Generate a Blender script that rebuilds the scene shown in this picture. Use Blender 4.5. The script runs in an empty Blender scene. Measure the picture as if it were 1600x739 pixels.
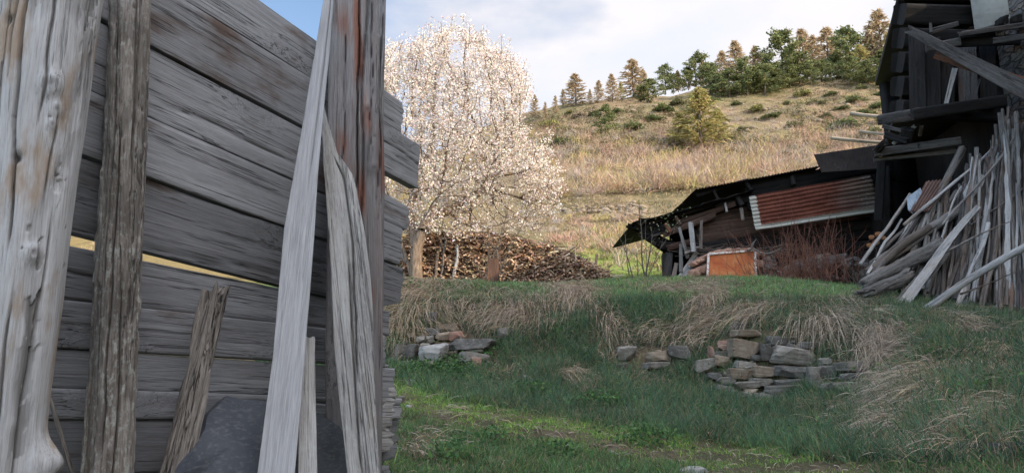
import bpy, math, random
import numpy as np
from mathutils import Vector, Matrix, Quaternion

# ------------------------------------------------------------------ camera, sky, sun, exposure
S = bpy.context.scene
COL = S.collection
PITCH = math.radians(11.31)
CP, SP = math.cos(PITCH), math.sin(PITCH)
F = 1100.0
cam_d = bpy.data.cameras.new('camera')
cam = bpy.data.objects.new('camera', cam_d); COL.objects.link(cam)
cam_d.sensor_width = 36.0; cam_d.lens = 36.0 * F / 1600.0
cam_d.clip_start = 0.05; cam_d.clip_end = 3000
cam.rotation_euler = (math.pi / 2 + PITCH, 0, 0)
S.camera = cam

SUN_EL = math.radians(25.0)
SUN_AZ = (0.79, -0.61)
sunv = Vector((SUN_AZ[0] * math.cos(SUN_EL), SUN_AZ[1] * math.cos(SUN_EL), math.sin(SUN_EL))).normalized()
W = bpy.data.worlds.new('World'); S.world = W; W.use_nodes = True
nt = W.node_tree; nt.nodes.clear()
n_out = nt.nodes.new('ShaderNodeOutputWorld'); n_bg = nt.nodes.new('ShaderNodeBackground')
n_sky = nt.nodes.new('ShaderNodeTexSky'); n_sky.sky_type = 'NISHITA'; n_sky.sun_disc = False
n_sky.sun_elevation = SUN_EL; n_sky.sun_rotation = math.atan2(SUN_AZ[0], SUN_AZ[1])
n_sky.air_density = 1.0; n_sky.dust_density = 0.6; n_sky.ozone_density = 1.5
n_bg.inputs['Strength'].default_value = 0.125
tc = nt.nodes.new('ShaderNodeTexCoord')
mp = nt.nodes.new('ShaderNodeMapping'); mp.inputs['Scale'].default_value = (1.0, 1.0, 2.2); mp.inputs['Location'].default_value = (0.35, 0.1, 0.4)
nz = nt.nodes.new('ShaderNodeTexNoise'); nz.inputs['Scale'].default_value = 2.3; nz.inputs['Detail'].default_value = 7; nz.inputs['Roughness'].default_value = 0.52
rp = nt.nodes.new('ShaderNodeValToRGB'); rp.color_ramp.elements[0].position = 0.46; rp.color_ramp.elements[1].position = 0.68
nt.links.new(tc.outputs['Generated'], mp.inputs['Vector']); nt.links.new(mp.outputs['Vector'], nz.inputs['Vector'])
# the cloud bank thickens towards +X (right)
sx = nt.nodes.new('ShaderNodeSeparateXYZ'); nt.links.new(tc.outputs['Generated'], sx.inputs[0])
mx = nt.nodes.new('ShaderNodeMath'); mx.operation = 'MULTIPLY_ADD'; mx.inputs[1].default_value = 0.34; mx.inputs[2].default_value = 0.10
nt.links.new(sx.outputs['X'], mx.inputs[0])
clp = nt.nodes.new('ShaderNodeClamp'); clp.inputs['Min'].default_value = -0.12; clp.inputs['Max'].default_value = 0.2
nt.links.new(mx.outputs[0], clp.inputs['Value'])
ad = nt.nodes.new('ShaderNodeMath'); ad.operation = 'ADD'
nt.links.new(nz.outputs['Fac'], ad.inputs[0]); nt.links.new(clp.outputs[0], ad.inputs[1]); nt.links.new(ad.outputs[0], rp.inputs['Fac'])
# cloud body: soft grey to pinkish white
nz2 = nt.nodes.new('ShaderNodeTexNoise'); nz2.inputs['Scale'].default_value = 3.1; nz2.inputs['Detail'].default_value = 5
nt.links.new(mp.outputs['Vector'], nz2.inputs['Vector'])
rc = nt.nodes.new('ShaderNodeValToRGB')
CS = 6.5; SKY_FRONT, SKY_BACK, SKY_TOP = 0.97, 1.25, 1.5
rc.color_ramp.elements[0].position = 0.36; rc.color_ramp.elements[0].color = (0.80 * CS, 0.86 * CS, 1.0 * CS, 1)
rc.color_ramp.elements[1].position = 0.62; rc.color_ramp.elements[1].color = (1.02 * CS, 0.97 * CS, 0.97 * CS, 1)
nt.links.new(nz2.outputs['Fac'], rc.inputs['Fac'])
gain = nt.nodes.new('ShaderNodeMixRGB'); gain.blend_type = 'MULTIPLY'; gain.inputs[0].default_value = 1; gain.inputs[2].default_value = (1.6, 1.55, 1.5, 1)
nt.links.new(n_sky.outputs[0], gain.inputs[1])
mixc = nt.nodes.new('ShaderNodeMixRGB')
nt.links.new(rp.outputs[0], mixc.inputs[0]); nt.links.new(gain.outputs[0], mixc.inputs[1]); nt.links.new(rc.outputs[0], mixc.inputs[2])
# the sky overhead and round the low sun (behind the viewer) is brighter than the strip of sky in view
def wmath(op, a, b, c=None):
    m = nt.nodes.new('ShaderNodeMath'); m.operation = op
    for i, v in enumerate((a, b, c)):
        if v is None: continue
        if isinstance(v, bpy.types.NodeSocket): nt.links.new(v, m.inputs[i])
        else: m.inputs[i].default_value = v
    return m.outputs[0]
def wramp(v, a, b):
    m = nt.nodes.new('ShaderNodeMapRange'); m.interpolation_type = 'SMOOTHSTEP'; nt.links.new(v, m.inputs[0]); m.inputs[1].default_value = a; m.inputs[2].default_value = b; return m.outputs[0]
back = wramp(wmath('MULTIPLY', sx.outputs['Y'], -1.0), -0.35, 0.5)
lift = wmath('MULTIPLY_ADD', wramp(sx.outputs['Z'], 0.5, 0.95), SKY_TOP, wmath('MULTIPLY_ADD', back, SKY_BACK, SKY_FRONT))
lm_ = nt.nodes.new('ShaderNodeVectorMath'); lm_.operation = 'SCALE'
nt.links.new(mixc.outputs[0], lm_.inputs[0]); nt.links.new(lift, lm_.inputs['Scale'])
nt.links.new(lm_.outputs[0], n_bg.inputs['Color']); nt.links.new(n_bg.outputs[0], n_out.inputs[0])

sd = bpy.data.lights.new('sun', 'SUN'); sd.energy = 4.8; sd.angle = math.radians(0.53); sd.color = (1.0, 0.83, 0.63)
so = bpy.data.objects.new('sun', sd); COL.objects.link(so)
so.rotation_euler = sunv.to_track_quat('Z', 'Y').to_euler()
S.view_settings.view_transform = 'Standard'; S.view_settings.look = 'None'
S.view_settings.gamma = 1; S.view_settings.use_curve_mapping = False
S.view_settings.exposure = 0.4
S.render.engine = 'CYCLES'
S.cycles.max_bounces = 6; S.cycles.diffuse_bounces = 3; S.cycles.transparent_max_bounces = 4

# ------------------------------------------------------------------ pixel <-> world
def P(px, py, Y):
    k = (370.0 - py)
    dy = F * CP - k * SP; dz = F * SP + k * CP; dx = px - 800.0
    t = Y / dy
    return Vector((dx * t, Y, dz * t))
def zY(py, Y):
    k = (370.0 - py) / F
    return Y * (k * CP + SP) / (CP - k * SP)
def project(x, y, z):
    d = y * CP + z * SP
    d = np.where(np.abs(d) < 1e-6, 1e-6, d)
    return 800 + F * x / d, 370 - F * (-y * SP + z * CP) / d

# ------------------------------------------------------------------ numpy noise
def _h(ix, iy, iz, seed):
    n = (ix.astype(np.int64) * 374761393 + iy.astype(np.int64) * 668265263 + iz.astype(np.int64) * 2147483647 + seed * 1274126177) & 0xffffffff
    n = ((n ^ (n >> 13)) * 1274126177) & 0xffffffff
    n = ((n ^ (n >> 16)) * 2246822519) & 0xffffffff
    return ((n ^ (n >> 15)) & 0xffffff) / float(0xffffff)
def vn(p, seed=0):
    p = np.asarray(p, float)
    i = np.floor(p).astype(np.int64); f = p - i
    u = f * f * f * (f * (f * 6 - 15) + 10)
    r = 0
    for dx in (0, 1):
        wx = u[..., 0] if dx else 1 - u[..., 0]
        for dy in (0, 1):
            wy = u[..., 1] if dy else 1 - u[..., 1]
            for dz in (0, 1):
                wz = u[..., 2] if dz else 1 - u[..., 2]
                r = r + _h(i[..., 0] + dx, i[..., 1] + dy, i[..., 2] + dz, seed) * wx * wy * wz
    return r * 2 - 1
def fbm(p, seed=0, octv=4, gain=0.5):
    a = 1.0; r = 0; t = 0; q = np.asarray(p, float)
    for o in range(octv):
        r = r + a * vn(q, seed + o * 17); t += a; a *= gain; q = q * 2.03
    return r / t
def sstep(a, b, x):
    t = np.clip((x - a) / (b - a), 0, 1); return t * t * (3 - 2 * t)

# ------------------------------------------------------------------ mesh helpers
def link_mesh(name, verts, faces, mat, parent=None, smooth=True, colors=None, mats=None, midx=None):
    """verts (N,3); faces: (M,k) array or list of arrays of different k."""
    me = bpy.data.meshes.new(name)
    verts = np.asarray(verts, np.float32)
    fl = [np.asarray(f, np.int32) for f in (faces if isinstance(faces, list) else [faces]) if len(f)]
    me.vertices.add(len(verts)); me.vertices.foreach_set('co', verts.ravel())
    nl = sum(f.size for f in fl); nf = sum(len(f) for f in fl)
    me.loops.add(nl); me.loops.foreach_set('vertex_index', np.concatenate([f.ravel() for f in fl]))
    me.polygons.add(nf)
    tot = np.concatenate([np.full(len(f), f.shape[1], np.int32) for f in fl])
    st = np.concatenate([[0], np.cumsum(tot)[:-1]]).astype(np.int32)
    me.polygons.foreach_set('loop_start', st); me.polygons.foreach_set('loop_total', tot)
    if smooth: me.polygons.foreach_set('use_smooth', np.ones(nf, bool))
    for m in (mats or [mat]): me.materials.append(m)
    if midx is not None: me.polygons.foreach_set('material_index', np.asarray(midx, np.int32))
    if colors is not None:
        c = np.ones((len(verts), 4), np.float32); c[:, :3] = colors
        a = me.color_attributes.new('tint', 'FLOAT_COLOR', 'POINT'); a.data.foreach_set('color', c.ravel())
    me.update(calc_edges=True)
    o = bpy.data.objects.new(name, me); COL.objects.link(o)
    if parent is not None: adopt(o, parent)
    return o
def adopt(o, parent):
    o.parent = parent
    o.matrix_parent_inverse = parent.matrix_basis.inverted()
def tag(o, label=None, cat=None, group=None, kind=None):
    if label: o['label'] = label
    if cat: o['category'] = cat
    if group: o['group'] = group
    if kind: o['kind'] = kind
    return o
def thing(name, loc, label, cat, group=None):
    o = bpy.data.objects.new(name, None); COL.objects.link(o); o.location = loc
    o.empty_display_size = 0.2
    return tag(o, label, cat, group)

# ------------------------------------------------------------------ material helpers
class NT:
    def __init__(s, name):
        s.m = bpy.data.materials.new(name); s.m.use_nodes = True; s.t = s.m.node_tree; s.t.nodes.clear()
        s.out = s.n('ShaderNodeOutputMaterial')
    def n(s, typ, **kw):
        nd = s.t.nodes.new(typ)
        for k, v in kw.items(): setattr(nd, k, v)
        return nd
    def set(s, sock, v):
        if isinstance(v, bpy.types.NodeSocket): s.t.links.new(v, sock)
        elif v is not None: sock.default_value = v
    def math(s, op, a, b=None, c=None, clamp=False):
        nd = s.n('ShaderNodeMath', operation=op, use_clamp=clamp)
        s.set(nd.inputs[0], a); s.set(nd.inputs[1], b); s.set(nd.inputs[2], c); return nd.outputs[0]
    def noise(s, vec, scale, detail=4, rough=0.5, dist=0.0):
        nd = s.n('ShaderNodeTexNoise'); s.set(nd.inputs['Vector'], vec)
        nd.inputs['Scale'].default_value = scale; nd.inputs['Detail'].default_value = detail
        nd.inputs['Roughness'].default_value = rough; nd.inputs['Distortion'].default_value = dist
        return nd.outputs['Fac']
    def mapping(s, vec, scale=(1, 1, 1), loc=(0, 0, 0)):
        nd = s.n('ShaderNodeMapping'); s.set(nd.inputs['Vector'], vec)
        s.set(nd.inputs['Scale'], scale); s.set(nd.inputs['Location'], loc); return nd.outputs[0]
    def ramp(s, fac, stops, interp='LINEAR'):
        nd = s.n('ShaderNodeValToRGB'); s.set(nd.inputs['Fac'], fac); cr = nd.color_ramp; cr.interpolation = interp
        while len(cr.elements) < len(stops): cr.elements.new(0.5)
        for e, (p, c) in zip(cr.elements, stops):
            e.position = p; e.color = (c[0], c[1], c[2], 1) if not isinstance(c, (int, float)) else (c, c, c, 1)
        return nd.outputs[0]
    def mix(s, fac, a, b, mode='MIX'):
        nd = s.n('ShaderNodeMixRGB', blend_type=mode)
        for i, v in enumerate((fac, a, b)):
            if isinstance(v, tuple) and len(v) == 3: v = (*v, 1)
            s.set(nd.inputs[i], v)
        return nd.outputs[0]
    def bump(s, h, strength, dist, normal=None):
        nd = s.n('ShaderNodeBump'); s.set(nd.inputs['Height'], h); nd.inputs['Strength'].default_value = strength
        nd.inputs['Distance'].default_value = dist
        if normal is not None: s.set(nd.inputs['Normal'], normal)
        return nd.outputs[0]
    def bsdf(s, color, rough=0.8, spec=0.3, normal=None, metallic=0.0):
        nd = s.n('ShaderNodeBsdfPrincipled')
        if isinstance(color, tuple) and len(color) == 3: color = (*color, 1)
        s.set(nd.inputs['Base Color'], color); s.set(nd.inputs['Roughness'], rough)
        nd.inputs['Specular IOR Level'].default_value = spec; s.set(nd.inputs['Metallic'], metallic)
        if normal is not None: s.set(nd.inputs['Normal'], normal)
        return nd.outputs[0]
    def done(s, sh): s.t.links.new(sh, s.out.inputs['Surface']); return s.m

def wood_mat(name, light, mid, dark, brown=(0.12, 0.06, 0.03), brown_amt=0.3, crack=0.5, fiber=1.0, knots=True, rough=0.85, lichen=0.0, var=0.25, con=1.0, bs=4.5, bz=0.22, b0=0.54, zs=0.045, ls=42, bump=0.9):
    """weathered timber, grain along the piece's own Z"""
    M = NT(name)
    tc = M.n('ShaderNodeTexCoord').outputs['Object']
    rnd = M.n('ShaderNodeObjectInfo').outputs['Random']
    off = M.math('MULTIPLY', rnd, 37.0)
    cv = M.n('ShaderNodeCombineXYZ'); M.set(cv.inputs[0], off); M.set(cv.inputs[1], off); M.set(cv.inputs[2], off)
    va = M.n('ShaderNodeVectorMath', operation='ADD'); M.set(va.inputs[0], tc); M.set(va.inputs[1], cv.outputs[0])
    base = va.outputs[0]
    g = M.mapping(base, (1, 1, zs))
    if knots:
        vo = M.n('ShaderNodeTexVoronoi', voronoi_dimensions='3D'); M.set(vo.inputs['Vector'], M.mapping(base, (1, 1, 0.55))); vo.inputs['Scale'].default_value = 3.6
        kd = vo.outputs['Distance']
        ks = M.n('ShaderNodeSeparateColor'); M.set(ks.inputs[0], vo.outputs['Color'])
        kon = M.math('GREATER_THAN', ks.outputs[0], 0.45)
        kf = M.math('MULTIPLY', M.math('POWER', 2.718, M.math('MULTIPLY', kd, -13.0)), kon)
        kc = M.n('ShaderNodeCombineXYZ'); M.set(kc.inputs[0], M.math('MULTIPLY', kf, 0.07)); M.set(kc.inputs[1], M.math('MULTIPLY', kf, 0.07)); M.set(kc.inputs[2], kf)
        v2 = M.n('ShaderNodeVectorMath', operation='ADD'); M.set(v2.inputs[0], g); M.set(v2.inputs[1], kc.outputs[0]); g = v2.outputs[0]
        kcore = M.math('MULTIPLY', M.math('LESS_THAN', kd, 0.055), kon)
        krings = M.math('MULTIPLY', kf, M.math('SINE', M.math('MULTIPLY', kd, 260.0)))
    n1 = M.noise(g, 36, 8, 0.68)
    n2 = M.noise(g, 240 * fiber, 5, 0.75)
    n3 = M.noise(M.mapping(base, (1, 1, 0.3)), 3.2, 4, 0.55)
    n4 = M.noise(base, 90, 3, 0.6)
    cr1 = M.noise(M.mapping(g, (1, 1, 0.6)), 19, 5, 0.62, 0.15)
    crk = M.math('ABSOLUTE', M.math('SUBTRACT', cr1, 0.5))
    crk = M.math('SUBTRACT', 1.0, M.math('MULTIPLY', crk, 85.0), clamp=True)
    cmask = M.ramp(M.noise(M.mapping(base, (1, 1, 0.25), (5, 3, 1)), 5, 3), [(0.5 - 0.22 * crack, 0), (0.62 - 0.15 * crack, 1)])
    cmask2 = M.math('SUBTRACT', 1.0, cmask)
    crk = M.math('MULTIPLY', crk, M.math('MULTIPLY', cmask, crack, clamp=True), clamp=True)
    d_ = M.n('ShaderNodeAttribute'); d_.attribute_name = 'dirt_shade'; dirt_shade = d_.outputs['Fac']
    col = M.ramp(n1, [(0.5 - 0.3 / con, dark), (0.5, mid), (0.5 + 0.3 / con, light)])
    col = M.mix(M.ramp(n2, [(0.45, 0.0), (0.68, 0.55)]), col, tuple(min(1, c * 1.25) for c in light))
    col = M.mix(M.ramp(n2, [(0.3, 0.75 * con), (0.46, 0.0)]), col, tuple(c * 0.6 for c in dark))
    col = M.mix(M.ramp(n3, [(0.3, 0.55), (0.6, 0.0)]), col, tuple(c * 0.8 for c in dark))
    bm = M.math('MULTIPLY', M.ramp(M.noise(M.mapping(base, (1, 1, bz), (9, 1, 4)), bs, 5, 0.6), [(b0, 0), (b0 + .1, 1)]), brown_amt)
    col = M.mix(bm, col, brown)
    r_ = M.n('ShaderNodeAttribute'); r_.attribute_name = 'rust'
    col = M.mix(M.math('MULTIPLY', r_.outputs['Fac'], M.ramp(n1, [(0.3, .55), (0.6, 1)])), col, M.mix(n1, tuple(c * .7 for c in brown), tuple(min(1, c * 1.6) for c in brown)))
    if lichen > 0:
        lm = M.math('MULTIPLY', M.ramp(M.noise(M.mapping(base, (1, 1, .45)), ls, 4, 0.7), [(0.52, 0), (0.62, 1)]), lichen)
        col = M.mix(lm, col, (0.36, 0.37, 0.33))
    if knots:
        col = M.mix(M.math('MULTIPLY', M.math('MULTIPLY', krings, 0.55), 1.0, clamp=True), col, tuple(c * 0.45 for c in dark))
        col = M.mix(M.math('MULTIPLY', kcore, 0.7), col, tuple(0.5 * c + 0.5 * d * 0.6 for c, d in zip(dark, brown)))
    col = M.mix(crk, col, tuple(c * 0.25 for c in dark))
    col = M.mix(M.math('MULTIPLY', dirt_shade, 0.9, clamp=True), col, tuple(c * 0.4 for c in dark))  # rot and dirt, plus painted shade inside holes and cracks
    hsv = M.n('ShaderNodeHueSaturation'); M.set(hsv.inputs['Color'], col)
    M.set(hsv.inputs['Value'], M.math('ADD', M.math('MULTIPLY', rnd, var), 1.0 - var * 0.5))
    h = M.math('ADD', M.math('MULTIPLY', n1, 0.6), M.math('MULTIPLY', n2, 0.4))
    h = M.math('ADD', h, M.math('MULTIPLY', n4, 0.12))
    h = M.math('SUBTRACT', h, M.math('MULTIPLY', crk, 1.2))
    return M.done(M.bsdf(hsv.outputs[0], rough, 0.2, M.bump(h, bump, 0.007)))

# ------------------------------------------------------------------ timber builder
def arr(v):
    """constant or list of (s, value)"""
    if isinstance(v, (int, float)): return lambda s: np.full_like(s, float(v))
    xs = [a for a, _ in v]; ys = [b for _, b in v]
    return lambda s: np.interp(s, xs, ys)
def square_ring(n, pw=26):
    a = np.linspace(0, 2 * np.pi, n, endpoint=False) + 1e-4
    c, s = np.cos(a), np.sin(a)
    m = np.maximum(np.abs(c), np.abs(s))
    x, y = c / m, s / m                                   # unit square
    l = (np.abs(x) ** pw + np.abs(y) ** pw) ** (1.0 / pw)
    return x / (1 + (l - 1) * 1.0), y / (1 + (l - 1) * 1.0)
def wood(name, A, B, mat, xl=-0.05, xr=0.05, th=0.04, face=(0, -1, 0), shape='round', nl=60, nr=24, seed=0, amp=0.004,
         cracks=0, crack_d=0.012, crack_w=0.02, jag0=0.0, jag1=0.0, bend=0.0, gl=0.12, parent=None, label=None, knobs=(), smooth=True, lump=0.0, extra=None, splits=(), pw=26):
    A = Vector(A); B = Vector(B); ax = B - A; L = ax.length; Z = ax / L
    fv = Vector(face); Y = fv - Z * fv.dot(Z)
    if Y.length < 1e-4: Y = Z.orthogonal()
    Y.normalize(); X = Y.cross(Z)
    rs = np.random.RandomState(seed * 7 + 13)
    s = np.linspace(0, 1, nl + 1)
    if shape == 'round':
        a = np.linspace(0, 2 * np.pi, nr, endpoint=False); rx, ry = np.cos(a), np.sin(a)
    else:
        rx, ry = square_ring(nr, pw)
        a = np.arctan2(ry, rx)
    l, r_, t = arr(xl)(s), arr(xr)(s), arr(th)(s)
    cx = (l + r_) / 2; hx = (r_ - l) / 2
    lx = cx[:, None] + hx[:, None] * rx[None]; ly = (t / 2)[:, None] * ry[None]; lz = np.repeat((s * L)[:, None], nr, 1)
    # normals (approx) of the ring
    nx, ny = rx * 1.0, ry * 1.0
    if shape != 'round':
        nx = np.sign(rx) * np.abs(rx) ** 24; ny = np.sign(ry) * np.abs(ry) ** 24
    ln = np.sqrt(nx ** 2 + ny ** 2) + 1e-9; nx, ny = nx / ln, ny / ln
    pts = np.stack([lx, ly, lz * gl], -1)
    d = amp * fbm(pts * 55 + seed * 3.3, seed, 3) + amp * 1.3 * fbm(pts * 14 + seed, seed + 5, 2)
    if lump: d = d + lump * fbm(np.stack([lx * 7, ly * 7, lz * 4], -1) + seed, seed + 9, 3)
    dirt_shade = np.zeros_like(d); rust = None  # mask for rot and dirt that also paints hollows dark
    for k in range(cracks):
        th0 = rs.uniform(0, 2 * np.pi); s0 = rs.uniform(-0.2, 0.8); s1 = s0 + rs.uniform(0.2, 0.7)
        rad = np.maximum(0.5 * (hx + t / 2), 0.01)
        wander = 0.35 * fbm(np.stack([s * L * 1.6 + k * 9, np.full_like(s, seed * 1.7), np.full_like(s, k * 3.1)], -1), seed + k, 3)
        da = np.angle(np.exp(1j * (a[None] - (th0 + wander)[:, None]))) * rad[:, None]
        prof = np.exp(-(da / (crack_w * 0.5)) ** 2) * (sstep(s0, s0 + 0.12, s) * (1 - sstep(s1 - 0.12, s1, s)))[:, None]
        d = d - crack_d * rs.uniform(0.5, 1.2) * prof; dirt_shade = np.maximum(dirt_shade, prof ** 2 * .9)
    for k, (ca, s0, s1, cd, cw) in enumerate(splits):     # chosen long splits: angle, from, to, depth, width
        rad = np.maximum(0.5 * (hx + t / 2), 0.01)
        wander = 0.22 * fbm(np.stack([s * L * 2.2 + k * 7, np.full_like(s, seed * 2.7), np.full_like(s, k * 4.3)], -1), seed + 80 + k, 4)
        da = np.angle(np.exp(1j * (a[None] - (ca + wander)[:, None]))) * rad[:, None]
        ww = cw * (0.45 + 0.55 * np.sin(np.pi * np.clip((s - s0) / (s1 - s0), 0, 1)) ** .6)
        on = (sstep(s0, s0 + 0.04, s) * (1 - sstep(s1 - 0.04, s1, s)))[:, None]
        d = d - cd * np.exp(-(da / ww[:, None]) ** 2) * on; dirt_shade = np.maximum(dirt_shade, np.exp(-(da / (ww[:, None] * .8)) ** 4) * on)
    for (ks, ka, kr, kh) in knobs:                        # s, angle, radius, height
        rad = np.interp(ks, s, 0.5 * (hx + t / 2))
        da = np.angle(np.exp(1j * (a[None] - ka))) * rad; ds = (s[:, None] - ks) * L
        q = np.sqrt(da ** 2 + (ds * 0.7) ** 2) / kr
        d = d + kh * np.exp(-q ** 2 * 2) - (0.55 * kh * np.exp(-(q / 0.35) ** 2) if kh > 0 else 0)
        dirt_shade = np.maximum(dirt_shade, np.exp(-q ** 2 * 1.6) if kh < 0 else .8 * np.exp(-(q / .3) ** 2))
    if extra is not None:
        e = extra(lx, ly, lz, a[None], s[:, None], L)
        if isinstance(e, tuple):
            dirt_shade = np.maximum(dirt_shade, e[1]); rust = e[2] if len(e) > 2 else None; e = e[0]
        d = d + e
    lx = lx + nx[None] * d; ly = ly + ny[None] * d
    if bend:
        bx = bend * fbm(np.stack([s * 1.6 + seed, s * 0 + 1.3, s * 0], -1), seed + 31, 2); by = bend * fbm(np.stack([s * 1.6 + seed, s * 0 + 7.7, s * 0], -1), seed + 32, 2)
        lx = lx + (bx - bx[0] * (1 - s) - bx[-1] * s)[:, None]; ly = ly + (by - by[0] * (1 - s) - by[-1] * s)[:, None]
    for jag, end in ((jag0, 0), (jag1, 1)):
        if jag:
            q = np.stack([lx[-1 if end else 0] * 45, ly[-1 if end else 0] * 45, np.full(nr, seed * 1.1)], -1)
            off = jag * (0.5 + fbm(q, seed + 3, 3)) * 1.4
            w = sstep(0.0, 1.0, np.clip((s - (1 - 2.2 * jag / L)) / (2.2 * jag / L + 1e-6), 0, 1)) if end else sstep(0, 1, np.clip(((2.2 * jag / L) - s) / (2.2 * jag / L + 1e-6), 0, 1))
            lz = lz + (-1 if end else 1) * w[:, None] * np.maximum(off, 0)[None]
    V = np.stack([lx, ly, lz], -1).reshape(-1, 3)
    i = np.arange(nl)[:, None] * nr + np.arange(nr)[None]; j = np.arange(nl)[:, None] * nr + (np.arange(nr)[None] + 1) % nr
    quads = np.stack([i, j, j + nr, i + nr], -1).reshape(-1, 4)
    nv = len(V); extra_v = []; tris = []; q2 = []
    for end in (0, 1):
        ring0 = np.arange(nr) + (nl * nr if end else 0)
        c = V[ring0].mean(0)
        inner = c + (V[ring0] - c) * 0.45; inner[:, 2] = c[2] + (V[ring0][:, 2] - c[2]) * 0.6 + (rs.rand(nr) - 0.5) * 0.006
        b0 = nv + sum(len(e) for e in extra_v)
        extra_v.append(inner); extra_v.append(c[None])
        ri = b0 + np.arange(nr); cc = b0 + nr
        rn = np.roll(ring0, -1); rin = np.roll(ri, -1)
        if end: q2.append(np.stack([ring0, rn, rin, ri], -1)); tris.append(np.stack([ri, rin, np.full(nr, cc)], -1))
        else: q2.append(np.stack([rn, ring0, ri, rin], -1)); tris.append(np.stack([rin, ri, np.full(nr, cc)], -1))
    V = np.concatenate([V] + extra_v); dv = np.zeros(len(V), np.float32); dv[:dirt_shade.size] = np.clip(dirt_shade, 0, 1).ravel()
    o = link_mesh(name, V, [np.concatenate([quads] + q2), np.concatenate(tris)], mat, None, smooth)
    if rust is not None:
        rv = np.zeros(len(V), np.float32); rv[:rust.size] = np.clip(rust, 0, 1).ravel(); at = o.data.attributes.new('rust', 'FLOAT', 'POINT'); at.data.foreach_set('value', rv)
    if dirt_shade.max() > .05: at = o.data.attributes.new('dirt_shade', 'FLOAT', 'POINT'); at.data.foreach_set('value', dv)
    M4 = Matrix((X.to_4d(), Y.to_4d(), Z.to_4d(), (0, 0, 0, 1))).transposed()
    for k in range(3): M4[3][k] = 0.0
    M4[0][3], M4[1][3], M4[2][3] = A; M4[3][3] = 1.0
    o.matrix_basis = M4
    if shape != 'round' and smooth:
        try: o.data.set_sharp_from_angle(angle=math.radians(50))
        except Exception: pass
    if parent is not None: adopt(o, parent)
    if label: o['label'] = label
    return o

# ------------------------------------------------------------------ stones
_ico = {}
def ico(n):
    if n not in _ico:
        import bmesh
        bm = bmesh.new(); bmesh.ops.create_icosphere(bm, subdivisions=n, radius=1.0)
        v = np.array([x.co[:] for x in bm.verts]); bm.verts.index_update()
        f = np.array([[y.index for y in x.verts] for x in bm.faces]); bm.free(); _ico[n] = (v, f)
    return _ico[n]
def rock(name, c, dims, mat, seed, rot=0.0, tilt=0.0, sub=4, boxy=0.5, label=None, cat='stone', group=None, parent=None, rough=0.05):
    d, f = ico(sub); rs = np.random.RandomState(seed)
    ns = rs.normal(size=(9, 3)); ns[:, 2] *= 0.6; ns /= np.linalg.norm(ns, axis=1)[:, None]
    hs = rs.uniform(0.68, 1.0, 9)
    bx = np.array([[1, 0, 0], [-1, 0, 0], [0, 1, 0], [0, -1, 0], [0, 0, 1], [0, 0, -1.0]])
    bx = bx + rs.normal(scale=0.13, size=bx.shape); bx /= np.linalg.norm(bx, axis=1)[:, None]
    ns = np.concatenate([ns, bx]); hs = np.concatenate([hs, rs.uniform(0.55, 0.75, 6) + (1 - boxy) * 0.2])
    dn = d @ ns.T
    rr = np.where(dn > 0.05, hs[None] / np.maximum(dn, 0.05), 9).min(1)
    v = d * rr[:, None]
    v = v / np.abs(v).max(0)[None]
    dims = np.array(dims); vs = v * dims * 0.5
    m = dims.max()
    vs = vs + d * (rough * m * 0.25 * fbm(vs / m * 6 + seed, seed, 4))[:, None]
    # layered ledges as in schist
    vs[:, :2] *= (1 + 0.025 * vn(np.stack([vs[:, 2] / m * 26, np.full(len(vs), seed * 1.3), np.zeros(len(vs))], -1), seed))[:, None]
    ca, sa = math.cos(tilt), math.sin(tilt)
    x, z = vs[:, 0] * ca - vs[:, 2] * sa, vs[:, 0] * sa + vs[:, 2] * ca; vs = np.stack([x, vs[:, 1], z], -1)
    o = link_mesh(name, vs, f, mat, None, True)
    try: o.data.set_sharp_from_angle(angle=math.radians(28))
    except Exception: pass
    o.location = c; o.rotation_euler = (0, 0, rot)
    if parent is not None: adopt(o, parent)
    return tag(o, label, cat if label else None, group)
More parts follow.
